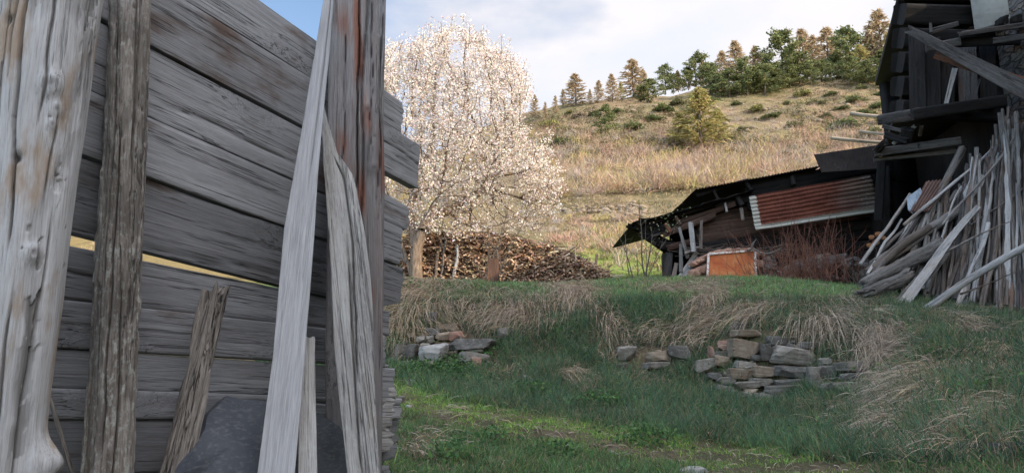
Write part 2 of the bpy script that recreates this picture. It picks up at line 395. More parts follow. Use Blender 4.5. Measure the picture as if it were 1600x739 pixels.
# ------------------------------------------------------------------ the lie of the land
def prof(px, near, crest, base=424):
    pts = [(0.4, -1.42), (2.0, -1.22)]
    for py, Y in near: pts.append((Y, zY(py, Y)))
    for Y, g in ((48, 0.0), (70, 0.32), (100, 0.6), (150, 0.88), (195, 1.0)):
        pts.append((Y, zY(base + (crest - base) * g, Y)))
    zc = pts[-1][1]
    pts += [(230, zc + 2), (300, zc * 0.9), (420, zc * 0.6), (700, zc * 0.3)]
    return (px, pts)
PROFS = [
    prof(-700, [(1000, 4), (620, 8), (470, 13), (440, 20)], 385, 428),
    prof(-100, [(1000, 4), (650, 8), (480, 12), (442, 18), (436, 26)], 350, 428),
    prof(300, [(850, 4.2), (650, 7.5), (490, 11), (446, 15), (436, 26)], 320, 428),
    prof(590, [(745, 4.6), (706, 5.1), (650, 6.8), (600, 8.6), (575, 9.2), (520, 9.9), (470, 10.4), (441, 11.1), (447, 14), (450, 18), (438, 28)], 262, 428),
    prof(660, [(742, 4.7), (700, 5.5), (645, 7.0), (600, 8.7), (572, 9.3), (520, 9.9), (468, 10.5), (438, 11.1), (447, 14), (452, 18), (438, 28)], 235, 428),
    prof(740, [(739, 4.8), (690, 6.0), (640, 7.4), (602, 8.8), (572, 9.3), (525, 9.9), (472, 10.5), (444, 11.4), (450, 14), (453, 18), (436, 28)], 205, 428),
    prof(860, [(739, 5.0), (690, 6.2), (650, 7.2), (610, 8.4), (560, 9.4), (500, 10.1), (465, 10.8), (450, 11.8), (446, 14), (448, 18), (432, 28)], 170, 424),
    prof(1000, [(739, 5.2), (700, 6.1), (650, 7.4), (602, 8.8), (585, 9.1), (545, 9.5), (480, 10.2), (452, 11.2), (440, 12.5), (438, 18), (428, 30)], 148, 418),
    prof(1100, [(739, 5.2), (695, 6.3), (645, 7.6), (610, 8.5), (580, 8.9), (540, 9.2), (470, 10.2), (446, 11.2), (438, 13), (438, 18), (428, 30)], 137, 418),
    prof(1200, [(739, 5.2), (690, 6.5), (645, 7.8), (622, 8.3), (575, 8.55), (520, 8.8), (485, 9.3), (455, 10.3), (443, 11.3), (438, 16), (430, 28)], 128, 420),
    prof(1320, [(739, 4.8), (660, 6.3), (615, 7.6), (580, 7.95), (510, 8.5), (465, 9.6), (458, 10.5), (448, 16), (436, 28)], 116, 424),
    prof(1440, [(739, 4.2), (650, 5.5), (570, 6.9), (520, 7.8), (488, 8.8), (478, 10), (462, 16), (440, 28)], 104, 426),
    prof(1600, [(739, 3.7), (650, 4.8), (570, 6.2), (525, 7.4), (508, 8.5), (500, 10), (480, 16), (440, 28)], 85, 428),
    prof(2200, [(760, 3.0), (620, 5), (560, 8), (510, 12), (480, 18), (440, 28)], 50, 430),
]
def build_table():
    ly = np.linspace(math.log(0.35), math.log(720), 900)
    cols = []
    for px, pts in PROFS:
        Y = np.array([a for a, _ in pts]); Z = np.array([b for _, b in pts])
        cols.append(np.interp(ly, np.log(Y), Z))
    cols = np.array(cols)
    us = np.array([(p[0] - 800) / (F * CP) for p in PROFS])
    ug = np.linspace(us[0], us[-1], 520)
    T = np.array([np.interp(ug, us, cols[:, k]) for k in range(len(ly))]).T
    def blur(A, n, ax):
        k = np.exp(-np.linspace(-2, 2, 2 * n + 1) ** 2); k /= k.sum()
        Ap = np.pad(A, [(n, n) if i == ax else (0, 0) for i in (0, 1)], mode='edge')
        return np.apply_along_axis(lambda v: np.convolve(v, k, 'valid'), ax, Ap)
    T = blur(T, 9, 0); T = blur(T, 4, 1)
    return ug, ly, T
UG, LY, TAB = build_table()
PHI0 = math.atan(UG[-1]); PHI1 = math.atan(-UG[0])
def terr0(x, y):
    x = np.asarray(x, float); y = np.asarray(y, float)
    r = np.hypot(x, y) + 1e-6; phi = np.arctan2(x, y)
    u = np.tan(np.clip(phi, -PHI1, PHI0))
    # beyond the fan the profile eases back to the middle one, so there is no seam behind
    b = np.clip((phi - PHI0) / (math.pi - PHI0), 0, 1); u = u * (1 - b)
    b2 = np.clip((-phi - PHI1) / (math.pi - PHI1), 0, 1); u = u * (1 - b2)
    ye = np.where(np.abs(phi) < 0.7, np.maximum(y, 0.0), 0); ye = np.maximum(ye, r * 0.62 * 1.0); ye = np.where((phi > -PHI1) & (phi < PHI0), np.maximum(y, 1e-3), np.maximum(r * np.where(phi > 0, math.cos(PHI0), math.cos(PHI1)), 1e-3))
    fi = (u - UG[0]) / (UG[1] - UG[0]); fi = np.clip(fi, 0, len(UG) - 1.001); i = fi.astype(int); fi = fi - i
    fj = (np.log(np.maximum(ye, 0.36)) - LY[0]) / (LY[1] - LY[0]); fj = np.clip(fj, 0, len(LY) - 1.001); j = fj.astype(int); fj = fj - j
    z = (TAB[i, j] * (1 - fi) + TAB[i + 1, j] * fi) * (1 - fj) + (TAB[i, j + 1] * (1 - fi) + TAB[i + 1, j + 1] * fi) * fj
    bb = np.maximum(b, b2); bb = sstep(0, 0.75, bb)
    return z * (1 - bb) + bb * np.minimum(z, -1.5)
def terrain(x, y):
    x = np.asarray(x, float); y = np.asarray(y, float)
    z = terr0(x, y)
    r = np.hypot(x, y)
    p = np.stack([x, y, np.zeros_like(x)], -1)
    z = z + 0.05 * fbm(p * 1.6, 3, 3) * sstep(1.5, 5, r) + 0.022 * fbm(p * 6, 4, 2) * (1 - sstep(14, 30, r))
    far = sstep(45, 110, r)
    z = z + far * (2.6 * fbm(p * 0.045, 8, 4) + 0.55 * fbm(p * 0.25, 9, 3)) - far * 0.8 * np.abs(vn(p * 0.11, 12))
    return z
def T1(x, y): return float(terrain(np.array([x]), np.array([y]))[0])
_ys = np.exp(np.linspace(math.log(2.5), math.log(240), 330))
def ground_at(px, py):
    """first hit of a view ray with the land -> (N,3)"""
    px = np.atleast_1d(np.asarray(px, float)); py = np.atleast_1d(np.asarray(py, float)); out = np.zeros((len(px), 3))
    for a in range(0, len(px), 1500):
        x_ = px[a:a + 1500, None]; y_ = py[a:a + 1500, None]
        k = 370 - y_; dy = F * CP - k * SP; t = _ys[None] / dy
        X = (x_ - 800) * t; Z = (F * SP + k * CP) * t
        g = terrain(X, np.broadcast_to(_ys[None], X.shape)) - Z
        h = g >= 0; h[:, -1] = True
        idx = np.maximum(h.argmax(1), 1); ii = np.arange(len(idx))
        g0, g1 = g[ii, idx - 1], g[ii, idx]; w = np.clip(-g0 / np.where(np.abs(g1 - g0) < 1e-9, 1, g1 - g0), 0, 1)
        yy = _ys[idx - 1] * (1 - w) + _ys[idx] * w; tt = (yy / dy[:, 0])
        out[a:a + 1500] = np.stack([(x_[:, 0] - 800) * tt, yy, (F * SP + k[:, 0] * CP) * tt], -1)
    return out
def G(px, py): return Vector(ground_at([px], [py])[0])

# ground sheet: one polar grid, fine in view, to 600 m all round
def ground_sheet():
    a_in = np.radians(np.arange(-47, 47.01, 0.24)); a_out = np.radians(np.arange(51, 309.1, 4.0))
    ang = np.concatenate([a_in, a_out]); na = len(ang)
    r = np.concatenate([np.linspace(0.3, 3.5, 16), np.exp(np.linspace(math.log(3.6), math.log(30), 300)), np.exp(np.linspace(math.log(30.5), math.log(235), 210)), [260, 300, 360, 450, 600]])
    R, A = np.meshgrid(r, ang, indexing='ij'); x = R * np.sin(A); y = R * np.cos(A)
    z = terrain(x, y)
    V = np.stack([x, y, z], -1).reshape(-1, 3); nr = len(r)
    i = np.arange(nr - 1)[:, None] * na + np.arange(na)[None]; j = np.arange(nr - 1)[:, None] * na + (np.arange(na)[None] + 1) % na
    q = np.stack([i, i + na, j + na, j], -1).reshape(-1, 4)
    c = len(V); V = np.concatenate([V, [[0, 0, float(terrain(np.array([0.01]), np.array([0.01]))[0])]]])
    t = np.stack([np.full(na, c), np.arange(na), (np.arange(na) + 1) % na], -1)
    return V, q, t
def soil_mat():
    M = NT('ground_soil_and_turf')
    geo = M.n('ShaderNodeNewGeometry'); pos = geo.outputs['Position']
    sp = M.n('ShaderNodeSeparateXYZ'); M.set(sp.inputs[0], pos)
    nb = M.noise(pos, 1.3, 5, 0.6); ns = M.noise(pos, 14, 5, 0.7); nf = M.noise(pos, 70, 4, 0.7)
    near = M.ramp(nb, [(0.36, (0.06, 0.068, 0.032)), (0.5, (0.1, 0.085, 0.05)), (0.62, (0.155, 0.118, 0.078))])
    near = M.mix(M.ramp(ns, [(0.35, 0.75), (0.6, 0.0)]), near, (0.045, 0.036, 0.022))
    near = M.mix(M.ramp(nf, [(0.5, 0.0), (0.75, 0.4)]), near, (0.2, 0.17, 0.1))
    # meadow behind the yard
    mead = M.ramp(M.noise(pos, 0.8, 4, 0.6), [(0.3, (0.13, 0.17, 0.04)), (0.6, (0.19, 0.23, 0.06)), (0.75, (0.26, 0.22, 0.1))])
    # hillside: dry turf, scree, low heath
    h1 = M.noise(pos, 0.06, 6, 0.6); h2 = M.noise(M.mapping(pos, (1, 1, 2.5)), 0.33, 6, 0.68); h3 = M.noise(pos, 1.8, 4, 0.7)
    hill = M.ramp(h2, [(0.28, (0.095, 0.068, 0.042)), (0.43, (0.18, 0.132, 0.08)), (0.55, (0.255, 0.19, 0.115)), (0.72, (0.32, 0.25, 0.16))])
    hill = M.mix(M.ramp(h1, [(0.44, 0.0), (0.58, 0.65)]), hill, (0.15, 0.14, 0.06))
    hill = M.mix(M.ramp(h3, [(0.32, 0.6), (0.5, 0.0)]), hill, (0.075, 0.065, 0.04))
    hill = M.mix(M.ramp(M.noise(pos, 0.9, 5, 0.75), [(0.62, 0.0), (0.68, 0.6)]), hill, (0.38, 0.34, 0.28))
    yy = M.math('ADD', sp.outputs['Y'], M.math('MULTIPLY', M.math('SUBTRACT', M.noise(pos, 0.12, 3), 0.5), 22.0))
    col = M.mix(M.ramp(M.math('DIVIDE', yy, 100.0), [(0.15, 0.0), (0.2, 1.0)]), near, mead)
    col = M.mix(M.ramp(M.math('DIVIDE', yy, 100.0), [(0.5, 0.0), (0.6, 1.0)]), col, hill)
    col = M.mix(M.math('MULTIPLY', M.ramp(M.math('MULTIPLY_ADD', sp.outputs['X'], -.05, 0.0), [(0.12, 0), (0.3, 1)]), M.ramp(M.math('DIVIDE', yy, 100.0), [(0.15, 0.0), (0.22, 1.0)])), col, M.mix(nb, (.17, .125, .05), (.26, .2, .09)))
    hb = M.math('ADD', M.math('MULTIPLY', ns, 0.5), M.math('MULTIPLY', nf, 0.25))
    nrm = M.bump(hb, 0.8, 0.05, M.bump(M.math('ADD', h2, M.math('MULTIPLY', h3, 0.5)), 0.8, 0.8))
    return M.done(M.bsdf(col, 0.95, 0.1, nrm))
gv, gq, gt = ground_sheet()
ground = link_mesh('ground', gv, [gq, gt], soil_mat(), None, True)
tag(ground, kind='structure')
# ------------------------------------------------------------------ timber materials
M_plank = wood_mat('weathered_plank', (0.335, 0.338, 0.345), (0.235, 0.237, 0.242), (0.128, 0.126, 0.126), (0.085, 0.045, 0.026), 0.8, 0.9, var=0.5, con=0.66, bs=5, bz=.3, b0=.58, zs=.028, bump=.6)
M_driftwood = wood_mat('bleached_post', (0.5, 0.5, 0.5), (0.41, 0.407, 0.4), (0.25, 0.24, 0.225), (0.26, 0.175, 0.1), 0.7, 0.5, knots=False, var=0.0, con=.9, zs=.03, bs=9, bz=.3, b0=.51, bump=.8)
M_bark = wood_mat('flaking_pole', (0.36, 0.335, 0.305), (0.215, 0.19, 0.165), (0.085, 0.07, 0.058), (0.13, 0.09, 0.055), 0.5, .7, knots=False, lichen=0.65, var=0.0, ls=75)
M_hewn = wood_mat('hewn_post', (0.31, 0.3, 0.295), (0.21, 0.2, 0.196), (0.105, 0.096, 0.09), (0.19, 0.072, 0.042), 0.12, .6, knots=True, var=0.0, bs=9, bz=0.14, b0=0.515, con=.7, zs=.03)
M_sawn = wood_mat('pale_sawn_board', (0.40, 0.40, 0.405), (0.31, 0.31, 0.315), (0.2, 0.195, 0.195), (0.2, 0.17, 0.14), 0.25, 0.25, knots=False, var=0.0, con=.5, zs=.03, bump=.5)
M_silver = wood_mat('silvered_board', (0.46, 0.45, 0.43), (0.32, 0.31, 0.295), (0.125, 0.115, 0.105), (0.2, 0.15, 0.1), 0.4, .7, knots=False, lichen=0.45, var=0.0, ls=80, con=.8, zs=.035)
M_stub = wood_mat('rotten_stub', (0.33, 0.3, 0.265), (0.175, 0.155, 0.133), (0.055, 0.045, 0.037), (0.12, 0.075, 0.045), 0.6, 1.0, knots=False, var=0.0)

# ------------------------------------------------------------------ the board fence on the left
FD = Vector((0.414, 0.910, 0)).normalized(); FN = Vector((FD.y, -FD.x, 0)); FC = FN.dot(Vector((-2.32, 0, 0)))
def Pf(px, py, off=0.0):
    k = 370.0 - py; d = Vector((px - 800, F * CP - k * SP, F * SP + k * CP))
    return d * ((FC + off) / FN.dot(d))
def fline(y330, s, x0=20, x1=600):
    a, b = Pf(x0, y330 + s * (x0 - 330)), Pf(x1, y330 + s * (x1 - 330))
    qa, qb = FD.dot(a), FD.dot(b); m = (b.z - a.z) / (qb - qa)
    return lambda q: a.z + (q - qa) * m
fence_root = thing('plank_fence', tuple(Vector(Pf(300, 370).xy.to_3d()) + Vector((0, 0, -1.15))), 'tall weathered grey plank fence with gaps between its wide boards, held by rough posts', 'fence')
LINES = [(-46, .71), (35, .608), (132, .526), (232, .434), (320, .34), (424, .247), (432, .2), (496, .109), (560, .057), (614, .03), (655, 0.0), (735, -0.03), (830, -0.08)]
PL = [(0, 1, 625, 1, 'top board of the fence cut on a slant'), (1, 2, 646, 0, None), (2, 3, 634, .55, None), (3, 4, 617, 0, None), (4, 5, 622, .35, None), (6, 7, 603, 0, None), (7, 8, 594, 0, None),
      (8, 9, 609, 0, None), (9, 10, 617, 0, None), (10, 11, 614, 0.2, None), (11, 12, 600, 0, None)]
rs = np.random.RandomState(4)
for n, (a, b, xe, cut, lab) in enumerate(PL):
    top, bot = fline(*LINES[a]), fline(*LINES[b])
    ym = (LINES[a][0] + LINES[b][0]) / 2 + (LINES[a][1] + LINES[b][1]) / 2 * (xe - 330)
    q0 = FD.dot(Pf(-90, 370)); q1 = FD.dot(Pf(xe, ym)); L = q1 - q0
    off = [0.0, .012, .004, .016, .008, .0, .014, .006, .018, .008, 0][n]
    base = FN * (FC + off) + FD * q0
    z0 = (top(q0) + bot(q0)) / 2; z1 = (top(q1) + bot(q1)) / 2
    A = Vector((base.x, base.y, z0)); B = A + FD * L + Vector((0, 0, z1 - z0))
    g = 0.0062 if n < 5 else 0.0004
    ss = np.linspace(0, 1, 9)
    xr = [(s, (top(q0 + s * L) - bot(q0 + s * L)) / 2 - g * (0.3 + 0.9 * rs.rand())) for s in ss]
    xl = [(s, -(top(q0 + s * L) - bot(q0 + s * L)) / 2 + g * (0.3 + 0.9 * rs.rand())) for s in ss]
    if cut == 1: pass
    elif cut > .5: xr = [v for v in xr if v[0] < .86] + [(.875, xr[-2][1]), (.89, xr[-1][1] * 0.15), (1, xr[-1][1] * 0.05)]
    elif cut: xl = [v for v in xl if v[0] < .9] + [(1, xl[-1][1] * (1 - cut * 1.6))]
    wood('plank', A, B, M_plank, xl, xr, 0.055, FN, shape='square', pw=(26 if n < 5 else 12), nl=190, nr=84, seed=40 + n, amp=0.0014, cracks=5, crack_d=0.008, crack_w=0.007, jag1=0.022 if n not in (1, 3) else 0.006, parent=fence_root, label=lab, gl=0.06, bend=0.006)
# broken stub ends packed beside the far post, low down
def pxm(p):
    d = p.y * CP + p.z * SP
    return d * d / math.hypot(d, p.x) / F
def px_stick(name, p0, p1, w0, w1, mat, zlow=None, ztop=None, **kw):
    """stick from pixel/depth p0 to p1 with widths in pixels; optionally run on down to zlow / up to ztop"""
    A, B = P(*p0), P(*p1); wa, wb = w0 * pxm(A), w1 * pxm(B)
    ax = B - A
    if zlow is not None:
        t = (zlow - A.z) / ax.z; A2 = A + ax * t; wa = wa + (wb - wa) * t * 0.5; A = A2
    if ztop is not None:
        t = (ztop - B.z) / ax.z; B2 = B + ax * t; wb = wb + (wb - wa) * t * 0.3; B = B2
    kw.setdefault('xl', [(0, -wa / 2), (1, -wb / 2)]); kw.setdefault('xr', [(0, wa / 2), (1, wb / 2)]); kw.setdefault('th', [(0, wa * 0.95), (1, wb * 0.95)])
    kw.setdefault('face', tuple(-(A + B) / 2))
    return wood(name, A, B, mat, **kw)
def rs_holes(seed, n, spread):
    r = np.random.RandomState(seed)
    return [(r.uniform(*spread), r.uniform(.4, 2.9), r.uniform(.003, .0065), -r.uniform(.004, .01)) for _ in range(n)]
# angle pi/2 of a ring is the side that faces the camera
def gnarl(lx, ly, lz, a, s, L):
    d = 0.006 * fbm(np.stack([lx * 9, ly * 9, lz * 2.2], -1), 77, 4)
    # eaten-out channel running down the right side
    w = np.interp(s, [.45, .6, .66, .75, .9, 1], [1.95, 1.85, 1.8, 2.2, 2.5, 2.55]) + 0.3 * fbm(np.stack([lz * 4.3, lz * 0, lz * 0 + 4], -1), 5, 4)
    da = np.angle(np.exp(1j * (a - w))) * 0.11
    hol = np.exp(-(da / 0.02) ** 2) * (0.35 + 0.65 * (fbm(np.stack([lx * 26, ly * 26, lz * 8], -1), 51, 3) > 0.02))
    hol = hol * sstep(0.3, 0.42, s); d = d - 0.014 * hol; dk = .8 * hol * (fbm(np.stack([lx * 50, ly * 50, lz * 20], -1), 52, 3) > -.15)
    rot = sstep(0.12, 0.4, fbm(np.stack([lx * 10, ly * 10, lz * 3.2], -1), 15, 3)); d = d - rot * 0.005 * (0.3 + np.abs(fbm(np.stack([lx * 60, ly * 60, lz * 14], -1), 16, 2)))
    d = d + 0.05 * np.exp(-((s - 0.47) / 0.018) ** 2) * np.exp(-(np.angle(np.exp(1j * (a - 2.9))) / 0.5) ** 2)
    return d, np.maximum(dk, .55 * rot * (fbm(np.stack([lx * 40, ly * 40, lz * 9], -1), 17, 3) > 0))
px_stick('post', (-2, 739, 1.72), (80, 0, 1.78), 128, 168, M_driftwood, zlow=-1.5, ztop=1.25, parent=fence_root, label='thick pale gnarled post with a knot and long cracks',
         nl=640, nr=240, seed=3, amp=0.0025, cracks=4, crack_d=0.012, crack_w=0.007, gl=0.1, bend=0.02, extra=gnarl,
         splits=[(1.2, .64, 1.0, .02, .0042), (1.62, .76, 1.0, .016, .0032), (1.0, .5, .7, .014, .003), (.72, .55, .95, .012, .003), (1.45, .4, .62, .014, .003), (2.1, .42, .7, .012, .003), (1.85, .68, .8, .01, .0025), (.9, .8, 1.0, .012, .003)],
         knobs=[(0.808, 1.72, 0.03, 0.02), (0.785, 1.9, 0.02, 0.012), (0.77, 1.85, 0.014, 0.008), (0.735, 1.27, 0.012, -0.02), (0.87, .75, 0.013, -0.02), (0.65, 1.8, .022, .02)] + [(s_, a_, r_ * .7, h_ * .8) for s_, a_, r_, h_ in rs_holes(3, 12, (0.45, 0.95))])
def flaky(lx, ly, lz, a, s, L):
    n = fbm(np.stack([lx * 26, ly * 26, lz * 7], -1), 21, 4)
    return 0.004 * sstep(-0.1, 0.08, n) + 0.003 * fbm(np.stack([lx * 80, ly * 80, lz * 30], -1), 22, 3), .4 * (1 - sstep(-.16, -.04, n))
px_stick('post', (168, 739, 2.06), (197, 0, 2.14), 80, 63, M_bark, zlow=-1.5, ztop=1.6, parent=fence_root, label='slim round brown-grey post with flaking surface',
         nl=420, nr=170, seed=8, amp=0.002, cracks=6, splits=[(1.3, .4, .75, .012, .0025), (2.0, .6, 1.0, .012, .0025), (1.0, .55, .9, .01, .002), (1.75, .3, .6, .012, .003)], crack_d=0.01, crack_w=0.006, bend=0.03, extra=flaky, knobs=[(0.55, 2.84, 0.02, 0.012), (0.68, .54, 0.016, 0.01)] + rs_holes(5, 16, (0.35, 0.98)))
def hew(lx, ly, lz, a, s, L):
    w = 0.4 * fbm(np.stack([lz * 1.4, lz * 0, lz * 0 + 4], -1), 35, 3)
    da = np.angle(np.exp(1j * (a - (1.79 + w)))) * 0.14
    db = np.angle(np.exp(1j * (a - (2.29 - w)))) * 0.14
    nn = fbm(np.stack([lx * 30, ly * 30, lz * 4], -1), 38, 4); m = np.zeros(np.broadcast(a, s).shape)
    for (ac, s0, s1, wd) in ((1.05, .75, .83, .16), (1.08, .43, .655, .22), (1.55, .68, .86, .17), (1.72, .5, .6, .16), (1.9, .6, .7, .1), (2.35, .52, .66, .1), (1.95, .36, .46, .12), (1.5, .83, .95, .2)):
        m = np.maximum(m, np.exp(-(np.abs(a - ac - .25 * nn) / wd) ** 3) * sstep(s0, s0 + .05, s + .03 * nn) * (1 - sstep(s1 - .05, s1, s + .03 * nn)))
    return -0.03 * np.exp(-(da / 0.006) ** 2) - 0.024 * np.exp(-(db / 0.012) ** 2) * sstep(.45, .6, s) + 0.006 * fbm(np.stack([lx * 12, ly * 12, lz * 1.6], -1), 36, 3), np.zeros_like(m), m * sstep(-.5, .1, nn)
px_stick('post', (552, 739, 3.04), (559, 0, 3.12), 84, 87, M_hewn, zlow=-1.1, ztop=2.35, parent=fence_root, label='stout hewn post with red-brown streaks and deep splits',
         nl=300, nr=160, seed=14, amp=0.002, cracks=5, crack_d=0.012, crack_w=0.006, splits=[(1.55, .3, 1.0, .025, .004), (2.0, .55, 1.0, .012, .0025), (1.15, .35, .8, .012, .003), (2.35, .5, .9, .012, .003)], shape='square', extra=hew, knobs=[(0.66, 1.94, 0.03, 0.012), (0.58, 2.14, 0.025, 0.014)] + rs_holes(9, 14, (0.4, 0.98)))

# loose timber leaning in front of the fence
def outline_board(name, rows, Ylo, Yhi, zlow, mat, above=0.0, **kw):
    """board whose outline is measured row by row (py, left px, right px), lowest row first"""
    p0, p1 = rows[0], rows[-1]
    dep = lambda py: Ylo + (Yhi - Ylo) * (py - p0[0]) / (p1[0] - p0[0])
    A0 = P((p0[1] + p0[2]) / 2, p0[0], Ylo); B = P((p1[1] + p1[2]) / 2, p1[0], Yhi); ax = B - A0
    A = A0 + ax * ((zlow - A0.z) / ax.z); B = B + ax * above; L = (B - A).length; ax.normalize()
    fv = -(A + B) / 2 if 'face' not in kw else Vector(kw.pop('face')); fy = (fv - ax * fv.dot(ax)).normalized(); X = fy.cross(ax)
    l, r = [], []
    for py, a, b in rows:
        pa, pb = P(a, py, dep(py)) - A, P(b, py, dep(py)) - A
        s = (pa + pb).dot(ax) / 2 / L; v = sorted((pa.dot(X), pb.dot(X))); l.append((s, v[0])); r.append((s, v[1]))
    l = [(0, l[0][1])] + l + [(1.001, l[-1][1])]; r = [(0, r[0][1])] + r + [(1.001, r[-1][1])]
    return wood(name, A, B, mat, l, r, face=tuple(fv), shape='square', **kw)
o = outline_board('board', [(739, 402, 461), (560, 426, 476), (370, 443, 491), (280, 459, 496), (200, 473, 503), (100, 490, 513), (0, 506, 521)], 2.36, 2.76, -1.0, M_sawn, above=0.12, nl=170, nr=72, seed=21, amp=0.0012, cracks=3, crack_d=0.004, crack_w=0.005, th=0.045, bend=0.0)
tag(o, 'long pale grey sawn board tapering upwards, leaning against the fence post', 'board', 'loose timber leaning on the fence')
o = px_stick('board', (481, 739, 2.42), (480, 525, 2.62), 30, 24, M_silver, zlow=-0.95, shape='square', nl=80, nr=48, seed=23, amp=0.0015, cracks=3, th=0.03, jag1=0.03)
tag(o, 'short narrow board tucked behind the long pale sawn board', 'board', 'loose timber leaning on the fence')
o = outline_board('board', [(739, 543, 593), (647, 533, 588), (540, 522, 584), (483, 519, 583), (430, 518, 579), (370, 514, 571), (330, 511, 563), (300, 509, 558), (282, 508, 554), (268, 506, 546), (255, 505, 536), (246, 505, 529), (215, 503, 519), (190, 502, 512), (170, 501, 507)],
    2.58, 2.8, -0.98, M_silver, th=[(0, .06), (.7, .055), (.9, .035), (1, .014)], nl=340, nr=110, seed=27, amp=0.0022, cracks=5, crack_d=0.006, crack_w=0.005, splits=[(1.75, .45, .9, .012, .003), (1.4, .3, .7, .008, .002)], gl=0.07)
tag(o, 'broken silver-grey board with a splintered pointed top, propped before the stout post', 'board', 'loose timber leaning on the fence')
def rotten(lx, ly, lz, a, s, L):
    n = fbm(np.stack([lx * 28, ly * 28, lz * 2.2], -1), 61, 3)
    return -0.018 * sstep(0.0, 0.35, n) - 0.012 * sstep(0.1, 0.3, fbm(np.stack([lx * 60, ly * 60, lz * 6], -1), 62, 2)) * sstep(.4, .9, s) + 0.004 * n
o = px_stick('log', (272, 739, 2.28), (339, 442, 2.42), 58, 44, M_stub, zlow=-1.05, nl=220, nr=120, seed=31, amp=0.003, cracks=12, crack_d=0.018, crack_w=0.008, jag1=0.075, extra=rotten, bend=0.02)
tag(o, 'short rotten log with a jagged broken top leaning against the planks', 'log', 'loose timber leaning on the fence')
o = px_stick('branch', (106, 739, 1.92), (58, 560, 1.98), 9, 6, M_stub, zlow=-1.2, nl=60, nr=14, seed=33, amp=0.001, bend=0.02)
tag(o, 'thin dark branch standing between the pale gnarled post and the slim post', 'branch')
# packed splintered board ends by the far post
for n, (x0, x1, y0, y1, Y, d) in enumerate([(570, 608, 570, 589, 3.80, .05), (566, 616, 594, 603, 3.72, .05), (568, 618, 606, 622, 3.70, .06), (568, 617, 624, 648, 3.66, .05), (566, 614, 652, 704, 3.62, .06)]):
    A, B = P(x0 - 60, (y0 + y1) / 2 + 1, Y - .2), P(x1, (y0 + y1) / 2, Y)
    h = (y1 - y0) * Y / F * 0.49
    o = wood('board_end', A, B, M_silver, -h, h, d, FN, 'square', nl=60, nr=56, seed=90 + n, amp=0.004, cracks=8, crack_d=0.012, crack_w=0.008, jag1=0.03, lump=0.008)
    tag(o, ['thin split board end below the fence, topmost of its stack', 'dark wedge-shaped splinter of board second from the top of the stack', 'board end with a small round knot in the stack beside the far post',
            'squared board end just above the lowest in the stack', 'deeply cracked wide board end at the bottom of the stack beside the far post'][n], 'board', 'board ends stacked by the far post')

# slate slab leaning at the foot of the fence
def slate():
    M = NT('slate')
    pos = M.n('ShaderNodeTexCoord').outputs['Object']
    n = M.noise(pos, 5, 5, 0.6); n2 = M.noise(M.mapping(pos, (1, 1, 3)), 30, 4, 0.65); n3 = M.noise(pos, 160, 3, 0.6)
    c = M.ramp(n, [(0.3, (0.045, 0.051, 0.062)), (0.7, (0.08, 0.088, 0.102))])
    c = M.mix(M.ramp(n2, [(0.5, 0), (0.68, 0.5)]), c, (0.16, 0.165, 0.17)); c = M.mix(M.ramp(M.noise(pos, 70, 4, .7), [(.6, 0), (.7, .3)]), c, (.2, .2, .19))
    return M.done(M.bsdf(c, 0.62, 0.35, M.bump(M.math('ADD', n2, M.math('MULTIPLY', n3, 0.3)), 0.35, 0.006)))
M_slate = slate()
def slab(name, pts, thick, mat, seed=0, wob=0.006, parent=None):
    """thick plate through an ordered outline of 3-D points"""
    pts = [Vector(p) for p in pts]; c = sum(pts, Vector()) / len(pts)
    n = Vector()
    for i in range(len(pts)): n += (pts[i] - c).cross(pts[(i + 1) % len(pts)] - c)
    n.normalize()
    if n.dot(-c) < 0: n = -n; pts.reverse()
    ring = []
    for i in range(len(pts)):
        a, b = pts[i], pts[(i + 1) % len(pts)]; m = max(1, int((b - a).length / 0.03))
        for k in range(m):
            p = a.lerp(b, k / m); q = vn(np.array([p.x * 18, p.y * 18, p.z * 18]), seed); ring.append(p + (p - c).normalized() * float(q) * wob)
    N = len(ring); V = []; fr = [1.0, 0.985, 0.9, 0.7, 0.45, 0.2]
    for lay, f in enumerate(fr):
        for p in ring:
            q = c + (p - c) * f; q = q - n * (q - c).dot(n) * (1 - f)
            V.append(q + n * ((-0.35 * thick if lay == 0 else 0) + float(vn(np.array([q.x * 9, q.y * 9, q.z * 9]), seed + 3)) * 0.006))
    fc = []
    for lay in range(len(fr) - 1):
        for i in range(N): fc.append((lay * N + i, lay * N + (i + 1) % N, (lay + 1) * N + (i + 1) % N, (lay + 1) * N + i))
    ctr = len(V); V.append(c); l = (len(fr) - 1) * N
    tri = [(l + i, l + (i + 1) % N, ctr) for i in range(N)]
    b0 = len(V)
    for p in ring: V.append(p - n * thick)
    for i in range(N): fc.append((b0 + i, b0 + (i + 1) % N, (i + 1) % N, i))
    cb = len(V); V.append(c - n * thick); tri += [(b0 + (i + 1) % N, b0 + i, cb) for i in range(N)]
    V = np.array([tuple(v - c) for v in V])
    o = link_mesh(name, V, [np.array(fc), np.array(tri)], mat, None, True); o.location = c
    try: o.data.set_sharp_from_angle(angle=math.radians(35))
    except Exception: pass
    if parent is not None: adopt(o, parent)
    return o
sp = [(262, 800, .36), (286, 739, .34), (331, 641, .2), (356, 618, .18), (410, 626, .18), (444, 636, .18)]
o = slab('slate_slab', [Pf(*p) for p in sp] + [Pf(450, 800, .4)], 0.05, M_slate, 5)
tag(o, 'smooth dark blue-grey slate slab leaning on the planks left of the pale sawn board', 'stone slab', 'slate slabs at the fence foot')
sp = [(452, 800, .4), (455, 641, .36), (497, 646, .36), (530, 664, .36), (548, 700, .36), (562, 800, .4)]
o = slab('slate_slab', [Pf(*p) for p in sp], 0.05, M_slate, 9)
tag(o, 'dark blue-grey slate slab showing between the pale board and the broken board', 'stone slab', 'slate slabs at the fence foot')
